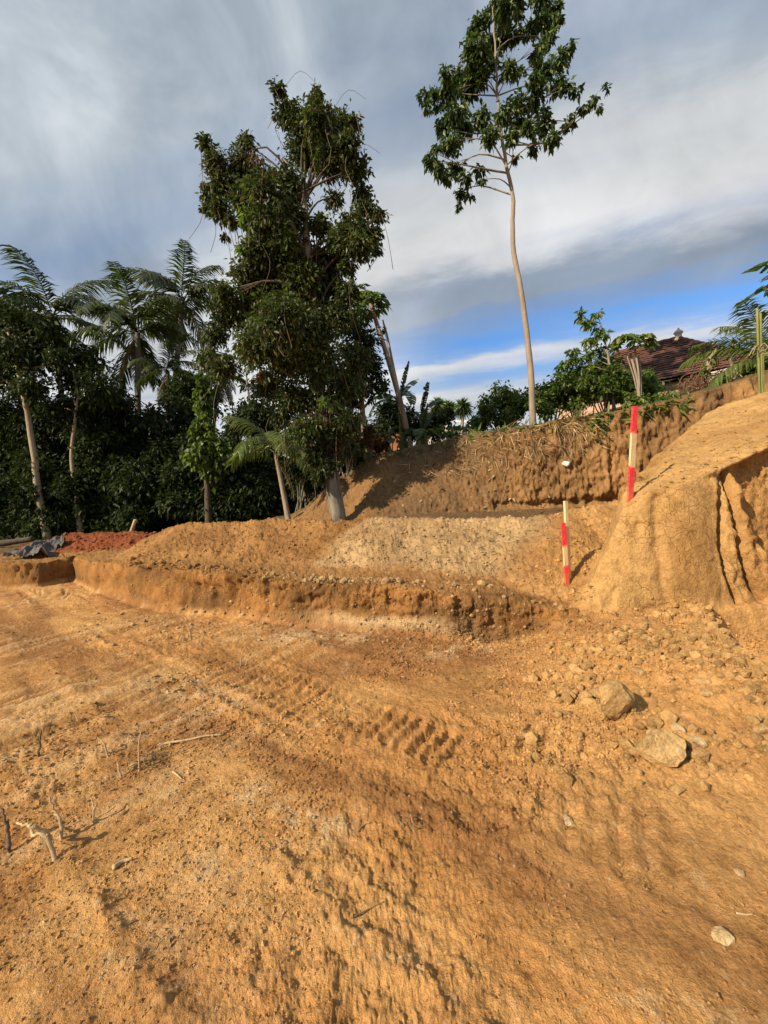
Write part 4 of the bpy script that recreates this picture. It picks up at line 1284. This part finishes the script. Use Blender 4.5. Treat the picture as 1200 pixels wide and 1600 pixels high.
BL = Pa + av * (RL + HIP) + bv * HW; BL[2] = ze
Pb = Pa + av * RL
roof = mesh_obj('roof', np.array([FR, FL, Pb, Pa, BR, BL]) - hb_ - (0, 0, .06), np.array([(0, 1, 2), (0, 2, 3), (4, 0, 3), (5, 4, 3), (5, 3, 2), (1, 5, 2)]), BARK_DARK, house, False)


def tile_field(c0, c1, t0, t1, nm):
    """overlapping pantiles on the face with eave c0-c1 and top t0-t1"""
    ex = nrm(c1 - c0); wid = np.linalg.norm(c1 - c0)
    mid = (t0 + t1) / 2
    up = (mid - c0) - ex * np.dot(mid - c0, ex); ht = np.linalg.norm(up); up /= ht
    nn = nrm(np.cross(ex, up)); nn *= np.sign(nn[2])
    nrow = int(ht / .19); nu = int(wid / .045)
    U = np.linspace(0, wid, nu)
    V, F = [], []
    for r in range(nrow):
        jit = rng.uniform(-.012, .012, nu // 4 + 2)
        for k, (vv_, lift) in enumerate(((r * ht / nrow - .03, .055), ((r + 1) * ht / nrow, .018))):
            wave = .028 * np.abs(np.sin(U * math.pi / .18)) + jit[(np.arange(nu) // 4)]
            V.append(c0 + U[:, None] * ex + vv_ * up + nn * (lift + wave)[:, None])
        b = 2 * r * nu
        for i in range(nu - 1):
            fv = (r + .5) / nrow
            l0 = np.dot(t0 - c0, ex) * fv; l1 = wid - (wid - np.dot(t1 - c0, ex)) * fv
            if l0 - .05 < U[i] < l1 + .05:
                F.append((b + i, b + i + 1, b + nu + i + 1, b + nu + i))
    o = mesh_obj(nm, np.concatenate(V) - hb_, np.array(F), TILE, roof, False)
    tag(o, kind='stuff')


tile_field(FL, FR, Pb, Pa, 'roof_tiles')
tile_field(FR, BR, Pa, Pa, 'roof_tiles')
for a_, b_ in ((Pa, Pb), (Pa, FR), (Pa, BR), (Pb, FL)):
    n_ = int(np.linalg.norm(b_ - a_) / .3)
    mb = MB()
    MB.tube(mb, smooth_path([a_ + (0, 0, .05), b_ + (0, 0, .05)], n_ * 2), .10 + .02 * (np.arange(n_ * 2) % 2), 8)
    mb.build('ridge_cap', TILE, roof, local=hb_)
for pt in (Pa, Pa + av * 1.15):
    mb = MB()
    zs = np.array([-.05, .05, .08, .24, .28, .36, .40, .50]); rs = np.array([.17, .17, .13, .13, .18, .13, .07, .015])
    mb.tube(np.stack([np.full(8, pt[0]), np.full(8, pt[1]), pt[2] + zs], 1), rs, 10)
    mb.build('finial', STONE_PALE, roof, local=hb_)
for a_, b_ in ((FL + av * -.5 + bv * .55, FR + av * .5 + bv * .55), (FR + av * .5 + bv * .55, BR + av * .5 - bv * .55)):
    c = (a_ + b_) / 2; dv_ = b_ - a_
    ang = math.atan2(dv_[1], dv_[0])
    R3 = np.array(Matrix.Rotation(ang, 3, 'Z'))
    hgt = ze - .05 - (hb_[2] - .4)
    MB().box((c[0], c[1], ze - .05 - hgt / 2), (np.linalg.norm(dv_), .2, hgt), R3).build('wall', PINK, house, False, local=hb_)
    MB().box((c[0], c[1], ze - .18), (np.linalg.norm(dv_) + .1, .3, .16), R3).build('cornice', STONE_PALE, house, False, local=hb_)
# garden wall right of the house
p0, p1 = at(1108, 592, 13.5), at(1172, 568, 12.5)
c = (p0 + p1) / 2; dv_ = p1 - p0; ang = math.atan2(dv_[1], dv_[0])
bz = hz(c[0], c[1])
gw = empty('garden_wall', (c[0], c[1], bz), 'weathered grey-brown wall running between the house and the palm', 'wall')
R3 = np.array(Matrix.Rotation(ang, 3, 'Z')); L_ = np.linalg.norm(dv_[:2])
MB().box((0, 0, (c[2] - bz) / 2 - .2), (L_, .2, c[2] - bz + .4), R3).build('masonry', CONC, gw, False)
MB().box((0, 0, c[2] - bz + .04), (L_ + .1, .3, .1), R3).build('coping', STONE_PALE, gw, False)
# metal shed and white hut far back
p = at(722, 655, 23); bz = hz(p[0], p[1])
sh = empty('metal_shed', (p[0], p[1], bz), 'low shed with pale corrugated metal roof behind the fan-headed trees', 'shed')
MB().box((0, 1.2, (p[2] - bz) / 2 - .35), (2.6, 2.2, p[2] - bz - .1)).build('wall', CONC, sh, False)
u_ = np.linspace(-1.6, 1.5, 75); V = []
for yy, zz_ in ((-.3, -.25), (2.6, .45)):
    V.append(np.stack([u_, np.full(75, yy), p[2] - bz + zz_ - .12 * u_ + .025 * np.sin(u_ * 2 * math.pi / .17)], 1))
mesh_obj('roof_sheet', np.concatenate(V), np.array([(i, i + 1, 76 + i, 75 + i) for i in range(74)]), METAL, sh, False)
p = at(686, 668, 19); bz = hz(p[0], p[1])
hut = empty('white_hut', (p[0], p[1], bz), 'small white-walled hut glimpsed behind the banana leaves', 'hut')
MB().box((0, .8, (p[2] - bz + .7) / 2), (.9, 1.4, p[2] - bz + .7)).build('wall', WHITEW, hut, False)
MB().box((0, .8, p[2] - bz + .76), (1.2, 1.8, .12)).build('roof', METAL, hut, False)
p = at(598, 675, 15.5); bz = hz(p[0], p[1])
bw = empty('brick_hut', (p[0], p[1], bz), 'orange brick hut half hidden behind the reddish shrub', 'hut')
MB().box((0, .8, (p[2] - bz + .1) / 2), (1.5, 1.4, p[2] - bz + .1)).build('wall', BRICKW, bw, False)
MB().box((0, .8, p[2] - bz + .14), (1.7, 1.7, .08)).build('roof', TILE, bw, False)

# ---- stakes ----------------------------------------------------------------------------------------
def stake_material(name, zlo, zhi):
    m, t = new_mat(name)
    tc = t.n('ShaderNodeTexCoord')
    P = tc.outputs['Object']
    sp = t.n('ShaderNodeSeparateXYZ', ins={0: P})
    mp = t.n('ShaderNodeMapping', ins={0: P, 'Scale': (40, 40, 3)})
    gr = t.noise(mp.outputs[0], 1.5, 5, .6, .5)
    wood = t.ramp(gr, [(.3, (.50, .33, .15)), (.55, (.70, .52, .28)), (.75, (.78, .62, .38))])
    z = t.math('ADD', sp.outputs[2], t.math('MULTIPLY', t.math('SUBTRACT', t.noise(P, 22, 3), .5), .10))
    if zlo is None:
        c = wood
    else:
        lo = t.math('DIVIDE', t.math('SUBTRACT', zlo, z), .02, clamp=True)
        hi = t.math('DIVIDE', t.math('SUBTRACT', z, zhi), .035, clamp=True)
        f = t.math('MULTIPLY', t.math('ADD', lo, hi, clamp=True), t.ramp(t.noise(P, 30, 4), [(.2, (.72,) * 3), (.5, (1, 1, 1))]))
        c = t.mix(f, wood, t.mix(gr, (.72, .012, .025), (.80, .03, .05)))
    dirt = t.math('MULTIPLY', t.math('SUBTRACT', 1.0, t.math('DIVIDE', z, .22), clamp=True), t.ramp(t.noise(P, 45, 4), [(.35, (0, 0, 0)), (.62, (1, 1, 1))]))
    c = t.mix(dirt, c, (.40, .23, .09))
    c = t.mix(t.math('MULTIPLY', t.math('GREATER_THAN', t.noise(P, 60, 3), .64), .5), c, (.36, .22, .10))
    bp = t.n('ShaderNodeBump', ins={'Strength': .3, 'Distance': .003, 'Height': gr})
    b = t.n('ShaderNodeBsdfPrincipled', ins={'Base Color': c, 'Roughness': .6, 'Normal': bp.outputs[0]})
    t.n('ShaderNodeOutputMaterial', ins={0: b.outputs[0]})
    return m


def make_stake(label, p0, p1, wd, th, zlo, zhi, name='survey_stake', yaw=.25, group='survey stakes'):
    p0, p1 = Vector(p0), Vector(p1)
    ax = (p1 - p0); L = ax.length; ax.normalize()
    xx = Vector((math.cos(yaw), math.sin(yaw), 0)); xx = (xx - ax * xx.dot(ax)).normalized()
    yy = ax.cross(xx)
    Mx = Matrix((xx, yy, ax)).transposed().to_4x4(); Mx.translation = p0
    zs = np.linspace(-.18, L, 12); V, F = [], []
    bev = .003
    prof = [(-wd / 2, -th / 2 + bev), (-wd / 2 + bev, -th / 2), (wd / 2 - bev, -th / 2), (wd / 2, -th / 2 + bev), (wd / 2, th / 2 - bev), (wd / 2 - bev, th / 2), (-wd / 2 + bev, th / 2), (-wd / 2, th / 2 - bev)]
    for i, z in enumerate(zs):
        k = .35 + .65 * min(1, (z + .18) / .15)
        bow = .006 * math.sin(math.pi * (z + .18) / (L + .18))
        V += [(x * k + bow, y + bow * .5, z + (rng.uniform(-.004, .004) if i == 11 else 0)) for x, y in prof]
    for i in range(11):
        F += [(i * 8 + j, i * 8 + (j + 1) % 8, (i + 1) * 8 + (j + 1) % 8, (i + 1) * 8 + j) for j in range(8)]
    b = 88
    F += [(b, b + 1, b + 2, b + 3), (b, b + 3, b + 4, b + 7), (b + 4, b + 5, b + 6, b + 7)]
    o = mesh_obj(name, V, F, stake_material('stake_wood', zlo, zhi), None, False)
    o.matrix_world = Mx
    return tag(o, label, 'stake', group)


b, _n = look(984, 782)
k = at(992, 635, b[1])
make_stake('tallest wooden stake with red painted top and bottom, on the shoulder of the clay mound', b, k, .075, .022, .37 * np.linalg.norm(k - b) , .70 * np.linalg.norm(k - b))
b, _n = look(886, 914)
k = at(880, 817, b[1])
make_stake('shorter stake with red painted ends, paired with a plain one at the mound foot', b, k, .058, .02, .33 * np.linalg.norm(k - b), .60 * np.linalg.norm(k - b), yaw=.2)
b2, _n = look(891, 908)
b2 = b2 + np.array((0, .03, 0))
k = at(883.5, 783, b2[1])
make_stake('plain unpainted stake standing behind the shorter red-ended one', b2, k, .05, .03, None, None, yaw=.35)

# ---- rocks and clods -----------------------------------------------------------------------------------
import bmesh
def ico(sub):
    bm = bmesh.new(); bmesh.ops.create_icosphere(bm, subdivisions=sub, radius=1)
    V = np.array([v.co[:] for v in bm.verts]); F = np.array([[v.index for v in f.verts] for f in bm.faces]); bm.free()
    return V, F


IC = {k: ico(k) for k in (1, 2, 3)}


def rock_shape(sub, seed, chop=.35, lo=.55, hi=.9, cuts=7):
    V, F = IC[sub]
    r2 = np.random.default_rng(seed)
    V = V.copy()
    for _ in range(cuts):                      # flat broken faces
        n_ = nrm(r2.normal(size=3)); d_ = r2.uniform(lo, hi)
        e_ = V @ n_ - d_
        V -= np.clip(e_, 0, None)[:, None] * n_
    V *= 1 + chop * .5 * fb3(V[:, 0], V[:, 1], V[:, 2], 1.7, 3, seed)[:, None]
    return V * r2.uniform(.8, 1.15, 3), F


def soil_col(n, c, var=.2):
    k = 1 + rng.uniform(-var, var, (n, 1))
    return np.array(c) * k


def single_rock(name, label, px, py, sz, seed, col, rot=0.0, lift=.35, group=None, cat='clod', sub=3):
    p, _ = look(px, py)
    V, F = rock_shape(sub, seed, .3, .5, .82, 9)
    V = V * np.array(sz) * 1.35
    cr, sr = math.cos(rot), math.sin(rot)
    V = V @ np.array(((cr, -sr, 0), (sr, cr, 0), (0, 0, 1))).T
    V += .06 * min(sz) * rng.normal(size=V.shape) * (sub == 3)
    o = mesh_obj(name, V, F, SOIL, None, False, np.broadcast_to(np.array(col), V.shape))
    o.location = (p[0], p[1], surf(p[0], p[1]) + sz[2] * lift)
    return tag(o, label, cat, group)


single_rock('boulder', 'largest upright clod of tan clay standing on the rubble below the mound', 958, 1118, (.105, .09, .135), 5, (.50, .32, .13), .4, .5)
single_rock('boulder', 'pale flat-sided slab of hardened clay tilted beside the largest clod', 1033, 1178, (.10, .065, .07), 33, (.52, .35, .155), -.5, .5)
for i, (px, py, s_z, lab) in enumerate(((1017, 1000, .055, 'rounded clod alone on the slope right under the mound face'), (995, 1050, .065, 'squat clod with a dark shadow between the rubble ridge and the largest clod'),
                                       (905, 1048, .06, 'broad clod at the left fringe of the rubble'), (930, 1085, .06, 'low clod just uphill of the largest clod'), (910, 1100, .035, 'small rounded clod left of the largest clod'),
                                       (1090, 1160, .055, 'blocky clod behind the pale slab'), (1060, 1140, .05, 'clod wedged uphill of the pale slab'), (1085, 1180, .04, 'pale clod at the slab end'), (1100, 1065, .05, 'clod high on the rubble ridge flank'),
                                       (1105, 1085, .05, 'dark-sided clod on the rubble ridge'), (885, 1283, .04, 'pale angular clod lying alone on the smooth floor'), (820, 1150, .03, 'lone crumb on the floor left of the rubble'),
                                       (1155, 1365, .03, 'cream stone pressed into the floor below the rubble'), (1130, 1465, .035, 'cream half-buried stone on the lower floor'), (1190, 1140, .06, 'wide clod at the outer rubble edge'))):
    single_rock('earth_clod', lab, px, py, (s_z * .72, s_z * .66, s_z * .5), 40 + i, (.48, .31, .14) if 'pale' not in lab and 'cream' not in lab else (.52, .38, .20), rng.uniform(0, 3), .12, 'clods in the rubble', 'clod', 2)
p, n_ = look(886, 724)
V, F = rock_shape(2, 77)
o = mesh_obj('white_stone', V * (.16, .10, .10), F, WHITEW, None, False); o.location = p - n_ * .02
tag(o, 'white stone sticking out of the cut bank face', 'stone')


def scatter(name, label, cat, pts, sizes, cols, sub=1, sink=.3, mat=None, mats=SOIL):
    shapes = [rock_shape(sub, 500 + i) for i in range(10)]
    Vs, Fs, Cs, n0 = [], [], [], 0
    for p, s_z, c in zip(pts, sizes, cols):
        V, F = shapes[rng.integers(10)]
        a = rng.uniform(0, 6.3); ca, sa = math.cos(a), math.sin(a)
        V = (V * s_z) @ np.array(((ca, -sa, 0), (sa, ca, 0), (0, 0, .85))).T + p + np.array((0, 0, s_z * sink))
        Vs.append(V); Fs.append(F + n0); n0 += len(V)
        Cs.append(np.broadcast_to(c, V.shape))
    o = mesh_obj(name, np.concatenate(Vs), np.concatenate(Fs), mats, None, False, np.concatenate(Cs))
    return tag(o, label, cat, None, 'stuff')


def pick(n, boxpx, dens=None):
    """random pixels in a box, landed on the ground they look at"""
    out = []
    while len(out) < n:
        px = rng.uniform(boxpx[0], boxpx[2]); py = rng.uniform(boxpx[1], boxpx[3])
        p, nn = look(px, py)
        out.append(p)
    return np.array(out)


def powsize(n, lo, hi, k=2.2):
    return lo + (hi - lo) * rng.uniform(0, 1, n) ** k


# rubble
P = np.stack([rng.uniform(.7, 3.2, 9500), rng.uniform(1.6, 4.3, 9500)], 1)
tm = terrain(P[:, 0], P[:, 1])[1]
keep = rng.uniform(size=len(P)) < np.clip(tm['rub'] * 1.3 * np.clip(.6 + 2 * fb2(P[:, 0], P[:, 1], 1.5, 3, 400), .1, 1), 0, 1)
P = P[keep & (tm['msd'] < .05)]
P = np.array([(x, y, surf(x, y)) for x, y in P])
scatter('rubble', 'loose tan clods and crumbs strewn below the mound', 'rubble', P, powsize(len(P), .005, .052, 4.2), soil_col(len(P), (.44, .268, .105), .3))
# heaps
P = np.stack([rng.uniform(-4.6, 3.2, 5200), rng.uniform(4.6, 7.6, 5200)], 1)
tm = terrain(P[:, 0], P[:, 1])[1]
hv_ = tm['heap'].max(0); hk_ = np.argmax(tm['heap'], 0)
toe = np.exp(-((P[:, 1] - tm['yw'] - .35) / .22) ** 2)
keep = (hv_ > .0) & (rng.uniform(size=len(P)) < .45) | (rng.uniform(size=len(P)) < toe * .6)
keep &= (P[:, 1] > tm['yw'] + .05) & (tm['msd'] < 0)
P = P[keep]; hk_ = hk_[keep]
P = np.array([(x, y, surf(x, y)) for x, y in P])
cb = np.array([c_brown * 1.08, c_grey * .95, c_tan * .95, c_brick])[hk_] * rng.uniform(.8, 1.3, (len(P), 1))
scatter('spoil_lumps', 'stones and lumps lying over the soil heaps along the trench', 'rubble', P, powsize(len(P), .007, .045, 4.5) * (.7 + 1.0 * toe[keep]), cb)
# red heap and wall foot
P = pick(600, (20, 832, 260, 885)); P = P[P[:, 1] > 8.9]
scatter('red_lumps', 'red lumps on the brick-red soil heap', 'rubble', P, powsize(len(P), .01, .05, 3), soil_col(len(P), (.24, .085, .04), .35))
P = pick(700, (120, 900, 820, 1010))
scatter('wall_crumbs', 'crumbs fallen along the foot of the trench wall', 'rubble', P, powsize(len(P), .006, .03, 3), soil_col(len(P), (.40, .27, .14), .3))
# floor grit
OCT = np.array([(1, 0, 0), (-1, 0, 0), (0, 1, 0), (0, -1, 0), (0, 0, 1), (0, 0, -1.0)])
OCF = np.array([(0, 2, 4), (2, 1, 4), (1, 3, 4), (3, 0, 4), (2, 0, 5), (1, 2, 5), (3, 1, 5), (0, 3, 5)])


def crumbs(name, label, P, sz, col):
    n = len(P)
    k = rng.uniform(.55, 1.3, (n, 6, 1))
    V = OCT[None] * k + rng.normal(size=(n, 6, 3)) * .22
    a = rng.uniform(0, 6.3, n); ca, sa = np.cos(a)[:, None], np.sin(a)[:, None]
    V = np.stack([V[..., 0] * ca - V[..., 1] * sa, V[..., 0] * sa + V[..., 1] * ca, V[..., 2] * .8], -1)
    V = V * sz[:, None, None] + P[:, None, :] + np.array((0, 0, 1)) * (sz * .25)[:, None, None]
    F = (np.arange(n)[:, None, None] * 6 + OCF).reshape(-1, 3)
    return tag(mesh_obj(name, V.reshape(-1, 3), F, SOIL, None, False, np.repeat(col, 6, 0)), label, 'grit', None, 'stuff')


ok_ = (PX[..., 2] < .6) & (Y > .75) & (Y < 5.2) & (np.abs(X) < Y * 1.12 + .1) & (M['above'] < .3) & (M['msd'] < 0)
gi, gj = np.where(ok_)
wt = np.clip(.28 - .24 * left_rough[gi, gj] + 2.2 * fb2(X[gi, gj], Y[gi, gj], 1.7, 4, 410, .6), .02, 1) * (1 + 1.5 * rub[gi, gj])
wt = wt * np.clip(RG[gi, gj] / 2.2, .35, 1.3) * (1 + .8 * sst(-.2, 1.0, X[gi, gj]))
wt /= wt.sum()
pk = rng.choice(len(gi), 33000, replace=False, p=wt)
Pg = PX[gi[pk], gj[pk]]; Cg = Cc[gi[pk], gj[pk]] * rng.uniform(.8, 1.25, (len(pk), 1)) + .05 * (rng.uniform(size=(len(pk), 1)) < .12)
sz_ = (.0022 + .012 * rng.uniform(0, 1, len(pk)) ** (4 - 1.4 * sst(-.3, .8, Pg[:, 0]))) * np.clip(.12 + .36 * Pg[:, 1], .42, 1.6)
crumbs('grit', 'fine grit and crumbs scattered over the excavated floor', Pg, sz_, Cg)
ok_ = ((hm > .3) & (Y < 9)) | ((M['msd'] > 0) & (Y < 7) & (steepness < .5))
gi, gj = np.where(ok_)
pk = rng.choice(len(gi), 6500, replace=False)
Pg = PX[gi[pk], gj[pk]]; Cg = Cc[gi[pk], gj[pk]] * rng.uniform(.8, 1.25, (len(pk), 1))
crumbs('heap_grit', 'crumbs covering the soil heaps', Pg, (.004 + .022 * rng.uniform(0, 1, len(pk)) ** 4), Cg)

# ---- dry sticks and roots on the floor -----------------------------------------------------------------
def root(name, label, chains, r, mat, dd=None, cat='root', group='dry roots and sticks on the floor'):
    p, _ = look(*chains[0][0])
    mb = MB()
    for ch in chains:
        pts = []
        for k, (px, py) in enumerate(ch):
            pts.append(at(px, py, p[1] + (0.02 * k if dd is None else dd * k)))
        if ch is chains[0]:
            pts[0] = pts[0] - np.array((0, 0, .03))
        pp = smooth_path(pts, 4 * len(ch) + 2)
        pp += rng.normal(size=pp.shape) * r * .3
        mb.tube(pp, np.linspace(r, r * .45, len(pp)), 6)
    return tag(mb.build(name, mat, None, local=p), label, cat, group), p


def root_at(*a, **k):
    o, p = root(*a, **k)
    o.location = p
    return o


def lying(name, label, pix, r, mat, cat='stick', lift=1.0):
    pts = [look(*q_)[0] + np.array((0, 0, r * lift)) for q_ in pix]
    p = pts[0]
    pp = smooth_path(pts, 5 * len(pts))
    o = MB().tube(pp, np.linspace(r, r * .5, len(pp)), 6).build(name, mat, None, local=p)
    o.location = p
    return tag(o, label, cat, 'dry roots and sticks on the floor')


root_at('dry_root', 'pale forked root bent over like a claw, sticking out of the floor', [[(90, 1342), (70, 1307), (50, 1303), (45, 1290), (25, 1287)], [(45, 1290), (73, 1300), (80, 1313)]], .010, WOODSTICK)
root_at('dry_root', 'wavy pale root rising behind the claw-like forked root', [[(97, 1312), (95, 1283), (87, 1270), (78, 1243)]], .008, WOODSTICK)
root_at('dry_stalk', 'dark dry stalk standing alone beside the claw-like forked root', [[(15, 1332), (10, 1293), (3, 1263)], [(14, 1325), (13, 1300), (12, 1280)]], .009, DARKSTICK)
root_at('dry_stalk', 'short dark stalk poking from the scraped floor', [[(58, 1182), (62, 1160), (65, 1140)]], .008, DARKSTICK)
root_at('dry_root', 'thin pale Y-shaped root sprig', [[(145, 1288), (147, 1263), (142, 1247)], [(147, 1265), (151, 1256)]], .006, WOODSTICK)
root_at('dry_stalk', 'upright pale stalk rising from the dark tuft of debris', [[(218, 1205), (217, 1167), (220, 1143)]], .006, WOODSTICK)
root_at('dry_root', 'short curved root left of the dark tuft', [[(170, 1184), (163, 1163), (153, 1153)]], .006, WOODSTICK)
root_at('dry_root', 'stubby root end below the dark tuft', [[(190, 1214), (186, 1200), (183, 1190)]], .006, WOODSTICK)
root_at('dry_stalk', 'tiny thin stalk beyond the long lying stick', [[(297, 1127), (295, 1103)]], .005, WOODSTICK)
root_at('dry_root', 'looped wiry rootlets standing near the trench foot', [[(375, 1040), (378, 1020), (384, 1012), (388, 1022)], [(384, 1040), (386, 1028)]], .006, WOODSTICK)
root_at('dry_root', 'thin rootlet standing at the wall foot', [[(300, 1000), (298, 985), (304, 978)]], .006, DARKSTICK)
lying('dry_stick', 'long pale stick lying flat on the floor beyond the dark tuft', [(247, 1165), (293, 1158), (320, 1152), (347, 1150)], .009, WOODSTICK)
lying('dry_stick', 'short bent stick below the long lying stick', [(270, 1207), (278, 1213), (284, 1219)], .006, WOODSTICK)
lying('wood_chip', 'pale pointed wood chip lying flat below the roots', [(177, 1360), (192, 1350), (207, 1345)], .012, WOODSTICK, 'wood chip')
lying('dry_stick', 'small curved twig on the floor near the largest clod', [(560, 1300), (570, 1290), (580, 1287)], .004, DARKSTICK)
lying('dry_stick', 'thin reddish twig pressed into the lower floor', [(548, 1436), (580, 1420), (600, 1410)], .003, DARKSTICK)
lying('dry_stick', 'pale splinter on the floor below the rubble', [(1150, 1428), (1165, 1431), (1176, 1430)], .005, WOODSTICK)
for (px, py, n_, rr, lab) in ((130, 1128, 60, .10, 'flattened tuft of dry grass on the scraped floor'), (233, 1188, 80, .11, 'dark tuft of matted roots and debris on the floor'), (640, 1282, 30, .05, 'small dark scrap of root fibre on the smooth floor')):
    p, _ = look(px, py)
    D = nrm(rng.normal(size=(n_, 3)) * np.array((1, 1, .35)) + np.array((.2, 0, .3)))
    V, F = leaf_mesh(rng.normal(size=(n_, 3)) * rr * np.array((.6, .4, .12)), D, rng.uniform(.6, 1.3, n_) * rr, .006)
    o = mesh_obj('dry_tuft', V, F, STRAW if 'grass' in lab else L_DRY); o.location = p
    tag(o, lab, 'tuft', 'tufts of dry debris')
root_at('dry_root', 'white root poking from the recessed face of the mound', [[(1153, 828), (1138, 824), (1127, 826), (1122, 822)]], .008, WOODSTICK, cat='root', group='roots in the mound')
root_at('dry_root', 'broken roots sticking from the mound recess at its outer side', [[(1200, 862), (1188, 868), (1178, 880)], [(1188, 868), (1180, 860)]], .012, WOODSTICK, cat='root', group='roots in the mound')

# ---- litter on the bank: straw, chips, brush ------------------------------------------------------------
def straw(n, pixfn, lmin, lmax, wdt, name, label, cat, up=.35, mat=STRAW, along=None):
    P, D = [], []
    for _ in range(n):
        px, py = pixfn()
        p, nn = look(px, py, False)
        if p[1] > 16 or p[1] < 4: continue
        d = rng.normal(size=3)
        if along is not None: d = d * .55 + np.array(along)
        d = d - nn * np.dot(d, nn) * .85
        P.append(p + nn * rng.uniform(.005, .07)); D.append(d)
    V, F = leaf_mesh(np.array(P), np.array(D), rng.uniform(lmin, lmax, len(P)), wdt, droop=.1)
    return tag(mesh_obj(name, V, F, mat), label, cat, None, 'stuff')


LIPX = np.array([560, 600, 650, 700, 760, 835, 900, 970, 1080]); LIPY = np.array([735, 712, 700, 692, 678, 662, 654, 646, 628])


def lip(lo, hi, spread, x0=560, x1=960):
    def f():
        px = rng.uniform(x0, x1)
        return px, np.interp(px, LIPX, LIPY) + lo + (hi - lo) * rng.uniform() ** spread
    return f


straw(1500, lip(-2, 45, 1.6, 640, 930), .15, .6, .018, 'dry_straw', 'dry straw and cut stalks strewn over the bank edge', 'straw', along=(.2, -.5, -.6))
straw(500, lip(0, 80, 1.2, 560, 860), .10, .4, .014, 'dry_straw', 'brown stalks slid down the bank slope', 'straw', along=(-.3, -.5, -.6), mat=L_DRY)
straw(1100, lambda: (rng.uniform(470, 860), rng.uniform(705, 805)), .05, .17, .06, 'leaf_litter', 'pale chips and leaf litter on the bank slope and terrace', 'litter', mat=STRAW)
straw(160, lambda: (rng.uniform(770, 960), rng.uniform(780, 800)), .05, .14, .03, 'leaf_litter', 'pale litter along the terrace below the cut bank', 'litter')
straw(1500, lip(-22, 8, .8, 560, 1080), .12, .34, .06, 'bank_weeds', 'low green weeds along the bank edge', 'weeds', mat=L_BUSH)
straw(260, lambda: (rng.uniform(480, 600), rng.uniform(715, 790)), .1, .3, .02, 'hanging_roots', 'hanging dry grass on the left end of the bank', 'straw', along=(0, -.3, -1))
straw(220, lambda: (rng.uniform(20, 260), rng.uniform(836, 880)), .05, .22, .03, 'heap_debris', 'grey scraps and sticks on the red heap', 'litter', mat=L_DRY)
b = put(1092, 11)
c0 = at(1095, 607, 11)
mb = MB()
for _ in range(230):
    p = c0 + rng.normal(size=3) * np.array((.32, .25, .22))
    p[2] = max(p[2], b[2])
    a = nrm(rng.normal(size=3) * np.array((1, .6, .8))) * rng.uniform(.15, .45)
    mb.tube(smooth_path([p, p + a * .5 + rng.normal(size=3) * .06, p + a], 5), .009, 3, False)
bp_ = mb.build('brush_pile', rough_material('brown_brush', (.10, .05, .03), (.26, .15, .09), 8, .3), None, local=b); bp_.location = b
tag(bp_, 'heap of tangled brown cut brush on the bank top in front of the house', 'brush', None, 'stuff')
# crumpled grey sheet on the red heap
p, n_ = look(62, 862)
g = np.linspace(-1, 1, 22)
GX, GY = np.meshgrid(g * .42, g * .38)
GZ = .30 * fb2(GX, GY, 4.0, 4, 900) + .25 * np.abs(fb2(GX, GY, 8, 2, 901))
edge_ = 1 + .35 * fb2(np.arctan2(GY, GX), GX * 0, 1.4, 3, 903)
Vt = np.stack([GX * edge_, GY * edge_, GZ + GY * .25 + .06], -1).reshape(-1, 3)
ii = np.arange(22 * 22).reshape(22, 22)
o = mesh_obj('tarpaulin', Vt, np.stack([ii[:-1, :-1], ii[:-1, 1:], ii[1:, 1:], ii[1:, :-1]], -1).reshape(-1, 4), rough_material('grey_sheet', (.05, .048, .05), (.15, .145, .145), 9, .6, .75), None, False)
o.location = p
sm = o.modifiers.new('thickness', 'SOLIDIFY'); sm.thickness = .006
tag(o, 'crumpled grey plastic sheet on the red soil heap', 'tarpaulin')
p0, p1 = put(-40, 11.6), put(44, 11.8)
o = MB().tube(smooth_path([p0 + (0, 0, .12), (p0 + p1) / 2 + (0, 0, .16), p1 + (0, 0, .22)], 14), np.linspace(.10, .08, 14) * (1 + .06 * rng.normal(size=14)), 9).build('fallen_log', BARK_DARK, None, local=p0); o.location = p0
tag(o, 'grey-green fallen log at the forest foot beside the red heap', 'log')
b = put(200, 11.5)
o = MB().tube(smooth_path([b, at(203, 838, 11.5), at(212, 812, 11.5)], 8), np.linspace(.035, .05, 8), 7).build('broken_branch', WOODSTICK, None, local=b); o.location = b
tag(o, 'broken pale branch poking up behind the red soil heap', 'branch')
